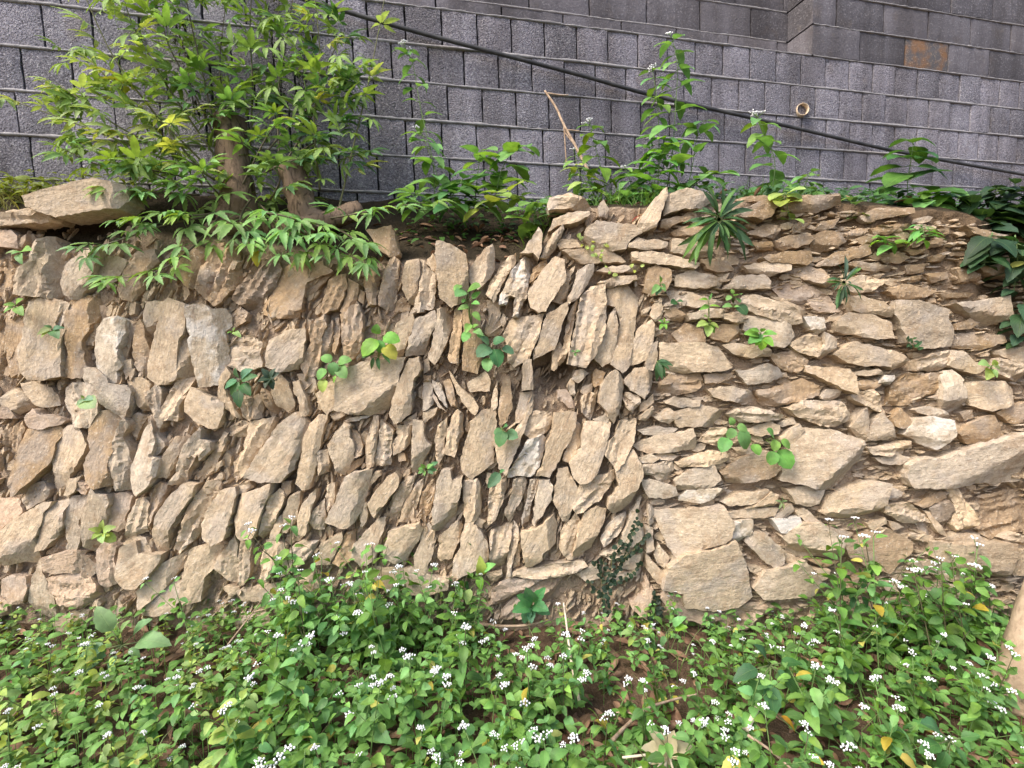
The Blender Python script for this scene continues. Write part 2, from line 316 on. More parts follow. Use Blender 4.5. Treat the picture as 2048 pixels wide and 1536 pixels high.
STONES_L = """
p4 -12,460 21,460 32,472 31,496 14,494 -12,491
o3 -12,522 20,524 35,542 29,569 25,593 -12,597
t7 95,471 98,485 109,505 106,542 105,585 98,594 59,590 27,585 27,569 36,544 55,526 65,489 84,479
g7 199,513 188,530 176,554 164,577 148,595 135,595 125,587 119,565 125,538 137,524 156,513 176,499 195,497
t5 195,515 234,513 254,524 230,558 207,573 191,550
o5 273,505 305,499 312,524 293,544 283,577 260,601 242,597 234,577 246,542
o6 340,538 357,511 389,491 404,495 402,524 391,552 383,577 367,569 357,554
o3 2,630 10,628 12,704 6,759 -12,759 -12,630
o4 14,628 47,630 46,655 41,694 39,714 45,739 23,753 12,714
t7 53,605 74,598 115,601 121,612 105,646 109,655 125,659 117,687 121,714 125,749 86,757 64,756 51,741 40,714 41,690 49,651 48,622
g6 117,605 127,603 137,608 133,622 127,642 121,653 109,655 107,636
o6 162,595 188,589 193,608 184,636 172,667 162,681 166,710 172,733 162,753 125,753 125,730 135,708 129,679 127,646 135,616 137,603
d3 193,610 211,612 225,628 203,644 189,653 188,632
t5 180,634 188,630 189,653 195,655 184,690 164,690 164,673 174,655
w7 205,640 232,634 244,642 246,667 234,698 240,730 229,741 227,762 215,762 207,753 195,737 188,710 188,685 191,659
o5 246,642 273,644 260,675 254,704 248,733 244,765 230,767 232,714 234,675
t5 244,724 260,718 264,743 250,759 246,743
o5 279,640 289,657 289,675 297,694 293,749 273,751 264,720 264,685 271,655
t4 291,603 320,603 322,626 312,657 297,690 289,655 285,630
t7 336,599 375,614 371,646 369,665 357,681 352,714 350,753 332,765 312,767 291,751 293,720 303,683 316,644 322,610
t6 371,669 381,679 379,753 355,753 354,714 355,690
w7 376,612 407,611 422,622 444,618 452,632 452,651 441,663 446,690 448,722 438,765 395,771 387,741 381,704 378,655
o6 424,487 454,489 469,493 469,524 473,552 462,575 442,601 428,610 409,595 391,575 397,558 399,532 411,526
d5 512,528 536,521 555,524 561,538 551,565 542,587 526,608 508,624 497,624 465,597 475,575 497,548
o5 563,538 581,524 633,524 665,546 614,565 610,581 604,608 596,632 555,634 522,626 522,616 544,585 553,558
o4 610,565 665,548 639,575 612,605 608,581
o6 661,560 688,546 692,569 684,597 672,616 643,626 639,616 647,593
o5 696,558 717,569 712,597 704,614 690,626 680,622 692,593
o4 456,630 477,612 495,626 493,642 477,648 462,655
t4 464,677 497,671 522,687 520,710 526,733 481,741 454,730 452,692
t7 575,661 608,659 608,681 600,722 589,737 555,743 532,731 536,694 540,681
o3 522,685 534,677 534,714 528,730 522,712
o6l 633,640 649,630 653,655 641,675 639,710 630,753 608,749 600,726 618,685 618,659
o5l 653,653 665,642 665,704 653,720 639,726 643,685
o5l 667,636 676,636 680,671 671,708 665,702
o6l 680,630 715,606 725,632 721,679 717,696 700,716 684,708 682,669
o5 729,558 753,565 751,608 739,606 731,585
o4 717,577 729,585 727,608 717,601
o4 732,542 753,534 757,549 751,577 749,612 738,610 732,588 726,565
o5 784,511 798,522 796,549 786,616 775,618 755,606 757,585 763,561 771,538
o4 798,526 808,534 804,565 796,581 792,565
t6 814,524 837,519 839,545 835,567 835,585 825,606 820,606 804,577 806,551
t6 839,518 849,522 853,532 872,549 870,581 865,616 849,617 847,621 825,625 829,604 837,581 835,561
t6 865,506 872,522 874,549 853,528 855,518
o3 792,608 804,592 820,608 820,622 790,624
t8 874,486 888,487 915,499 931,510 935,565 931,585 919,602 902,612 880,594 874,549 872,518
t6 984,489 988,504 986,542 970,565 956,577 939,561 939,538 950,522 966,502
t6l 1031,504 1029,526 1013,549 999,581 988,604 972,586 982,561 997,538 1013,516
w7 1066,502 1066,526 1056,565 1054,588 1044,610 1036,632 1025,631 1031,594 1021,590 1013,608 999,608 1001,588 1011,573 1021,545 1036,526 1052,508
t8 1077,453 1085,469 1083,495 1077,518 1066,504 1040,506 1052,495 1066,471
o4 732,460 781,450 788,471 796,506 779,514 755,495
t5 792,647 825,628 829,647 818,670 812,690 804,711 794,710 784,684 788,665
t7 831,639 868,622 874,647 865,661 855,680 847,706 812,711 818,682 825,661
t6 874,620 890,614 902,633 902,651 894,680 880,711 870,727 857,713 865,682 870,653
o6 908,620 915,612 923,629 923,665 919,694 917,729 902,723 896,713 902,674 906,645
o6 927,622 943,620 958,635 962,655 962,713 954,745 925,737 925,710 929,674 925,645
o4 974,602 997,606 1001,635 1001,669 978,672 970,665 978,635
t6l 1025,637 1087,629 1079,659 1072,682 1058,717 1029,733 1017,721 1013,684 1007,670 1017,647
t7l 1125,449 1128,459 1109,498 1094,514 1081,514 1094,488 1105,467
t8 1111,514 1128,520 1131,553 1125,568 1102,602 1092,621 1078,623 1062,613 1057,590 1061,576 1088,537 1104,518
o5l 1059,565 1066,537 1082,522 1092,518 1094,529 1082,545 1070,557
t7 1135,606 1135,621 1125,645 1117,674 1109,697 1068,717 1068,703 1078,680 1086,650 1094,629 1117,617
t5 1149,533 1146,545 1137,565 1135,596 1127,608 1104,600 1121,574 1133,547
t7 1188,526 1188,541 1176,568 1162,588 1139,608 1137,592 1152,561 1156,541 1176,529
t6l 1154,600 1156,608 1150,631 1145,664 1139,697 1129,720 1121,729 1117,721 1127,690 1135,639 1145,615
t8l 1184,574 1211,570 1213,596 1211,652 1203,680 1195,701 1172,732 1137,725 1145,684 1156,635 1162,596
t7 1230,617 1234,645 1236,650 1232,690 1223,719 1207,732 1188,713 1205,680 1211,662 1221,631
t6 1217,582 1254,570 1281,596 1275,617 1270,650 1266,688 1256,732 1244,742 1221,725 1230,699 1234,674 1240,645 1232,615 1217,611
t6 1303,641 1308,650 1305,684 1297,717 1287,721 1258,732 1262,713 1268,680 1279,656
t6 1316,684 1314,721 1307,740 1293,736 1293,719 1307,686
t8 673,760 690,740 720,727 806,717 798,742 790,772 784,798 760,826 735,829 700,826 672,818
t9 50,392 120,372 185,357 235,366 240,395 225,412 110,432 55,412
t6 -20,428 60,416 110,428 100,440 -20,452
t5 0,796 27,777 45,784 64,806 29,829 16,814 0,808
p4 -8,814 20,814 29,837 0,837 -8,837
t5 39,767 64,763 98,777 109,794 113,810 92,814 74,810 51,788
p6 47,835 61,818 78,831 102,829 121,841 117,849 78,859 55,855
g6 125,777 137,767 188,767 188,784 195,806 195,825 180,853 145,855 139,829 125,802
g7 162,738 180,736 197,741 213,757 215,767 250,771 258,784 254,812 244,837 221,822 199,806 191,784 188,771 164,765
t5 252,759 281,755 301,769 297,784 289,792 295,822 279,820 271,802 262,784
t6 289,790 309,769 320,779 316,818 322,845 318,855 303,829 293,808
t5l 332,794 352,759 383,755 377,777 367,798 357,818 354,841 320,839 322,814
o4 4,865 21,855 23,882 18,896 4,888
o5 25,853 43,843 47,857 37,886 35,906 21,900 21,876
o7 47,861 64,857 109,855 119,868 105,888 102,915 92,931 57,968 45,980 33,988 25,954 35,911 39,886
t6 121,861 137,853 152,857 172,890 168,908 150,935 137,954 125,984 109,995 100,991 100,968 105,931 100,915 109,884
o7 195,825 227,825 242,839 234,861 225,896 215,925 217,943 227,960 221,970 195,974 174,962 170,927 182,900 174,880 174,855
g7 246,839 254,853 242,876 254,902 256,935 252,980 227,980 225,958 217,947 217,923 225,886 234,861
t4l 252,841 275,825 289,833 279,857 273,876 250,857
g8 293,845 299,861 305,886 301,913 314,919 311,945 301,966 273,990 264,978 258,952 266,915 277,876
g6 312,866 322,880 330,892 312,911 299,915 305,892
o5 293,833 305,829 316,855 311,868 301,861
t6 348,874 373,874 363,890 342,937 330,956 311,952 320,923
t5 59,968 82,964 98,980 86,1001 53,1019 39,999
t6 125,991 137,958 160,954 154,966 148,984 133,993
p6 148,980 156,960 178,974 168,990
p5 -12,999 33,999 47,1024 35,1034 2,1058 -12,1058
t7 98,1007 92,1019 82,1028 78,1052 66,1077 64,1103 59,1130 37,1128 0,1132 -12,1128 -12,1069 10,1052 49,1026 74,1011
t7 135,1003 125,1026 125,1052 109,1077 86,1099 68,1103 67,1087 78,1062 82,1032 104,1007
t6 141,995 166,993 168,1019 156,1042 160,1069 154,1097 135,1099 133,1077 133,1054 127,1042 133,1015
t7 186,974 195,989 215,991 217,1005 211,1032 197,1081 191,1101 176,1116 162,1101 158,1064 160,1038 172,1017 180,989
p5 221,991 250,987 262,995 258,1019 248,1038 250,1054 234,1062 215,1056 211,1030 217,1011
o4 109,1085 125,1062 133,1081 135,1099 117,1105 94,1108
t6l 270,1001 289,997 301,1009 293,1038 291,1065 271,1069 264,1085 246,1091 250,1069 254,1038 262,1017
o6 330,974 320,1009 305,1034 293,1062 295,1024 301,995 316,966
t8 365,970 391,972 383,995 361,1022 342,1048 330,1077 320,1106 301,1114 293,1097 297,1069 307,1042 316,1022 344,989
t8 232,1101 266,1087 273,1110 316,1112 312,1128 293,1155 277,1173 252,1175 232,1157 230,1136
t5 244,1089 268,1069 289,1077 301,1097 305,1108 279,1112 271,1101
p6 207,1085 234,1095 229,1112 234,1130 232,1155 225,1171 203,1179 188,1167 188,1142 191,1103
p6 86,1116 117,1106 152,1101 164,1106 156,1130 162,1153 135,1146 109,1148 88,1144
d5 162,1108 176,1116 188,1128 188,1148 176,1155 162,1151 156,1130
p6 92,1159 137,1148 176,1157 188,1175 193,1202 172,1216 137,1216 109,1202 102,1183
g5 78,1122 88,1120 84,1146 92,1165 104,1194 105,1233 82,1239 59,1220 57,1194 64,1163
p5 0,1161 20,1153 47,1155 53,1175 45,1204 20,1210 0,1190
p4 -12,1194 14,1204 16,1230 -12,1237
t6 312,1132 348,1116 361,1108 363,1136 342,1155 336,1167 305,1200 283,1214 277,1181 293,1161
t6 305,1200 340,1165 365,1171 361,1194 344,1224 309,1231 287,1228 279,1212
t4 109,1243 148,1222 176,1220 188,1237 168,1260 117,1265
t7l 411,966 432,964 434,981 417,1009 407,1030 399,1058 381,1083 360,1105 348,1097 350,1077 360,1058 372,1024 387,995
o5 352,1054 372,1024 385,995 378,991 356,1028 346,1052
t6 381,1101 407,1091 440,1099 436,1116 422,1142 407,1155 401,1200 366,1206 360,1189 370,1136
t8 436,985 465,978 469,993 462,1019 456,1042 448,1077 424,1089 407,1075 403,1048 409,1030
t8 477,991 512,980 540,970 536,993 526,1013 516,1044 512,1060 501,1077 477,1081 469,1069 465,1044 471,1022
t6 464,972 495,964 501,978 485,989 475,989 469,985
t7 555,980 567,995 559,1019 548,1044 536,1065 518,1079 516,1069 522,1044 532,1015 542,993
o5 563,964 583,962 581,985 571,997 561,983
t6 581,993 598,985 598,1001 594,1021 592,1038 573,1065 565,1064 567,1024
t6 567,1021 563,1054 555,1077 538,1087 540,1069 548,1050
t7 604,1009 630,980 630,999 620,1024 616,1044 608,1071 594,1067 594,1044
t6 631,1017 647,999 649,1032 645,1060 626,1058 616,1044
t5l 653,972 667,966 669,991 665,1009 655,1024 649,1015
t6 454,1093 467,1071 473,1089 475,1136 477,1161 469,1167 454,1161 428,1138 434,1116 444,1105
t6 477,1085 499,1083 497,1112 497,1148 489,1167 479,1171 475,1136
t7 526,1085 540,1081 567,1095 567,1114 553,1128 536,1161 522,1157 520,1128
t6 573,1101 600,1085 633,1085 626,1101 610,1120 587,1142 563,1153 565,1126
t5 641,1089 682,1065 684,1077 669,1108 659,1130 626,1130 637,1108
o5l 690,1069 717,1060 715,1085 700,1122 682,1132 672,1128 665,1126 680,1095
t5 448,1175 477,1173 477,1187 458,1192
t5 462,1239 497,1230 528,1222 540,1237 528,1260 469,1260
t8 690,956 704,948 741,942 735,972 725,1007 719,1026 706,1046 692,1056 676,1056 649,1046 655,1032 672,999
t5 475,1181 501,1173 563,1167 567,1190 532,1204 485,1200
t5 587,1157 624,1151 649,1189 649,1206 590,1210 585,1185
t7 369,806 380,776 399,784 442,806 443,827 432,855 415,855 389,841 370,824
g7 399,857 403,861 399,880 417,886 417,902 395,923 393,909 376,939 364,964 348,970 333,968 348,945 358,915 368,890
t6 452,736 462,749 446,777 454,792 465,806 479,837 462,827 444,810 434,786 436,763
t6 481,792 501,796 501,829 497,843 483,833
o5 503,796 516,788 524,808 522,835 505,837
o5l 522,777 536,788 553,818 549,831 532,814 520,794
t5 540,769 561,751 577,767 589,804 585,820 575,825 551,808 542,786
t6 583,765 596,761 610,794 616,820 612,831 602,831 598,808 585,782
t4 594,749 630,747 633,779 620,786 606,782
t6 631,788 653,767 671,759 671,814 653,829 641,812
t5 657,829 671,814 696,829 669,841
w5 686,843 706,835 747,829 731,837 696,845
t4 458,853 481,841 497,847 489,874 458,872
t5 495,849 524,839 548,837 546,853 530,882 514,902 505,915 485,950 465,962 464,925 485,900
t8 581,829 592,827 612,849 610,865 598,896 583,939 561,962 516,962 487,954 508,919 530,886 555,851
t7 633,833 649,835 643,868 633,911 626,945 616,976 602,978 589,966 600,919 606,880 616,851
t4l 647,853 663,845 657,868 647,884
t7 688,847 700,853 698,876 706,886 706,915 684,954 671,941 661,915 655,890 667,872
o6 700,855 717,870 725,892 723,908 708,915 704,892 698,876
o5 727,913 723,927 696,949 690,941 708,923
t6l 633,904 653,900 657,925 653,945 637,950 633,927
t5 428,958 444,945 444,958 434,968
t5 434,927 444,921 444,931 426,947
t5 446,865 454,868 446,896 422,947 397,962 389,960 407,927 424,896
t6 743,833 755,833 757,852 753,886 745,932 732,938 730,907 734,876 741,848
t6 763,841 786,862 784,880 779,929 749,932 751,897 757,872
t6 792,852 822,852 818,886 808,899 786,911 784,888 794,872
o4 796,907 808,907 812,921 798,923
t5 802,845 831,825 829,841 824,850 804,848
t8 818,720 837,716 841,739 825,764 822,798 818,827 802,841 788,846 779,825 786,794 794,768 808,739
g4 847,721 857,716 860,739 847,747
g5 847,764 861,759 865,786 866,807 855,819 846,821 845,794
o5 845,751 861,751 861,762 847,764
g6 863,761 880,766 888,788 894,815 878,798 868,778
o5 886,764 900,759 908,784 915,815 902,811 892,788
t5 866,784 876,802 892,823 876,813 866,796
t6 898,743 913,764 927,780 941,792 950,802 956,813 950,829 937,819 923,802 911,778
t4 935,766 970,743 980,759 978,782 954,782 941,784
t5 847,825 874,815 870,829 849,846
t6 827,841 845,845 849,876 861,891 845,921 831,948 822,944 824,895 825,866
t6 876,852 894,837 894,856 888,886 890,907 876,929 870,911 870,876
t7l 902,837 915,821 925,833 925,866 915,888 909,913 890,907 894,866
t6 941,846 962,825 990,817 991,852 986,891 986,925 966,940 945,956 927,942 923,915 935,876
o6 1009,755 1019,759 1023,788 1025,809 1015,841 1001,854 997,827 1003,778
t5 986,782 995,764 995,809 991,821 982,825
t5 1040,788 1064,784 1066,802 1050,837 1032,845 1032,821
t7 1046,721 1063,720 1067,778 1044,780
t7 1066,800 1064,821 1052,850 1040,882 1025,919 1013,948 999,934 993,903 988,884 1025,872 1044,837
t5l 1066,823 1104,826 1105,842 1094,864 1061,877 1047,866 1055,846
w7l 1068,877 1084,871 1092,879 1090,901 1078,934 1062,953 1033,951 1016,955 1016,946 1039,910 1051,887
t7 1109,828 1141,825 1153,828 1150,856 1141,881 1127,899 1119,920 1100,951 1074,948 1088,918 1094,885 1105,862
t5 1150,842 1164,852 1164,887 1150,910 1141,924 1125,918 1135,893 1146,869
t8 1168,850 1188,846 1223,848 1219,868 1209,905 1205,918 1193,948 1176,963 1160,965 1148,953 1141,926 1164,897
t7 1240,844 1273,840 1271,868 1264,893 1248,924 1232,940 1223,924 1209,905 1217,883 1234,868
g6 1188,840 1215,828 1223,842 1201,848
t8 1232,741 1242,750 1250,762 1246,797 1238,828 1229,846 1217,832 1213,819 1201,807 1201,789 1211,758
t7 1270,737 1289,735 1311,748 1301,778 1289,797 1277,789 1262,780 1250,762
t6 1252,785 1277,791 1281,805 1266,825 1252,813 1246,797
g6 1152,741 1166,738 1180,746 1158,766 1146,758
o5 1188,744 1193,737 1211,746 1203,768 1189,774 1186,758
t5 1164,795 1182,785 1195,789 1193,807 1182,840 1166,825
t4 1164,774 1184,766 1184,782 1170,789 1162,785
t4 1135,774 1145,758 1151,766 1150,793 1141,789
p4 1115,782 1133,780 1150,805 1148,815 1137,815 1117,797
t5 1105,700 1119,684 1125,700 1117,729 1109,741 1104,739
t7 788,946 796,956 794,975 775,999 749,1034 736,1006 749,985 773,956
t6 759,944 761,952 745,967 738,975 738,961 749,944
t6 734,1006 734,1034 722,1061 720,1053 720,1026 728,1006
t5l 814,956 829,952 822,979 806,1006 794,1030 781,1057 779,1034 784,995 798,973
t4l 829,969 845,960 841,989 831,1022 818,1042 798,1042 806,1014
o4l 845,985 868,958 868,987 861,1022 847,1042 837,1032
t8 884,942 900,942 904,963 923,958 919,989 911,1022 906,1049 894,1071 870,1065 863,1057 865,1028 870,989 874,963
t7 927,963 954,960 960,977 962,1008 960,1028 945,1049 931,1042 927,1022 927,991
t5 954,1034 972,1042 964,1057 947,1051
t5 974,946 993,952 991,975 980,981 972,965
t7 984,977 1013,952 1013,977 1005,1004 991,1038 976,1049 976,1018 978,989
g6l 1027,961 1048,956 1054,969 1044,997 1029,1022 1017,1044 1009,1024 1021,997
g6 1060,961 1077,961 1072,985 1062,1012 1058,1045 1044,1049 1044,1034 1054,999
g7 1079,963 1099,960 1105,973 1103,997 1089,1022 1070,1051 1066,1047 1070,1014 1075,989
t6 730,1065 751,1042 769,1038 765,1065 755,1090 749,1122 720,1131 704,1112 708,1088 722,1075
t7 777,1065 808,1055 837,1049 843,1061 837,1079 820,1104 812,1124 790,1128 769,1116 767,1104 773,1083
t5 845,1057 857,1049 870,1065 870,1086 863,1112 855,1133 865,1147 841,1147 829,1133 829,1110 841,1085
t6 884,1069 915,1042 925,1055 919,1077 908,1102 904,1116 882,1124 874,1116 876,1100
t8 931,1049 952,1055 964,1073 974,1092 976,1110 972,1129 954,1137 919,1153 906,1147 908,1122 921,1096 923,1073
t7 982,1065 1025,1049 1021,1081 1013,1116 1009,1133 984,1145 980,1116 980,1085
t6l 1027,1045 1036,1057 1038,1081 1027,1116 1021,1151 1015,1151 1015,1116 1025,1067
t5l 1040,1085 1040,1139 1025,1139 1027,1108
t8 1042,1069 1072,1061 1109,1034 1115,1061 1111,1092 1085,1108 1085,1120 1066,1135 1052,1135 1048,1116 1044,1094
t5 972,1149 1003,1141 1003,1155 993,1165 978,1161
t5 720,1139 822,1137 868,1153 896,1157 892,1178 857,1188 804,1192 732,1170
t7 1019,1151 1041,1142 1085,1135 1132,1126 1167,1126 1173,1135 1151,1145 1126,1153 1079,1157 1028,1157
p5 1000,1167 1025,1159 1101,1157 1063,1173 1013,1211 981,1211 987,1180
p5 1013,1214 1066,1173 1129,1157 1120,1180 1095,1211 1063,1236 1000,1239
t8 1268,903 1284,937 1285,956 1274,981 1265,1006 1246,1022 1230,1028 1217,1016 1221,997 1240,975 1233,946 1246,921
t7 1230,943 1230,959 1202,997 1167,1022 1154,1027 1145,1016 1158,975 1177,962
t7 1117,940 1136,937 1154,975 1154,990 1136,1044 1126,1041 1107,1000
t7 1170,1028 1195,1016 1214,1022 1208,1047 1192,1079 1186,1098 1151,1123 1145,1117 1154,1082 1161,1053
t6 1151,1028 1161,1044 1158,1072 1145,1117 1136,1120 1120,1098 1123,1066
g6 1243,1031 1255,1028 1252,1047 1233,1072 1208,1091 1202,1079 1217,1050
g6 1284,1003 1293,1019 1296,1044 1290,1072 1265,1091 1243,1094 1246,1066 1271,1028
g5 1284,994 1277,1019 1258,1038 1262,1022 1274,1003
g5 1202,1110 1240,1088 1271,1094 1292,1088 1292,1104 1265,1113 1221,1120
g5 1246,1120 1290,1107 1288,1135 1271,1145 1240,1135
g5 1217,1154 1284,1139 1277,1157 1221,1164
g5 1151,1148 1195,1129 1202,1157 1177,1164
t6 1299,1009 1309,1019 1309,1047 1298,1050
t6 1293,1053 1306,1057 1309,1098 1293,1104
t6 1318,1088 1340,1117 1334,1142 1315,1126 1309,1110
t6 1293,1110 1312,1129 1340,1161 1337,1173 1315,1167 1296,1142
p5 1262,1205 1284,1189 1293,1154 1306,1180 1303,1224 1293,1238 1268,1221
"""
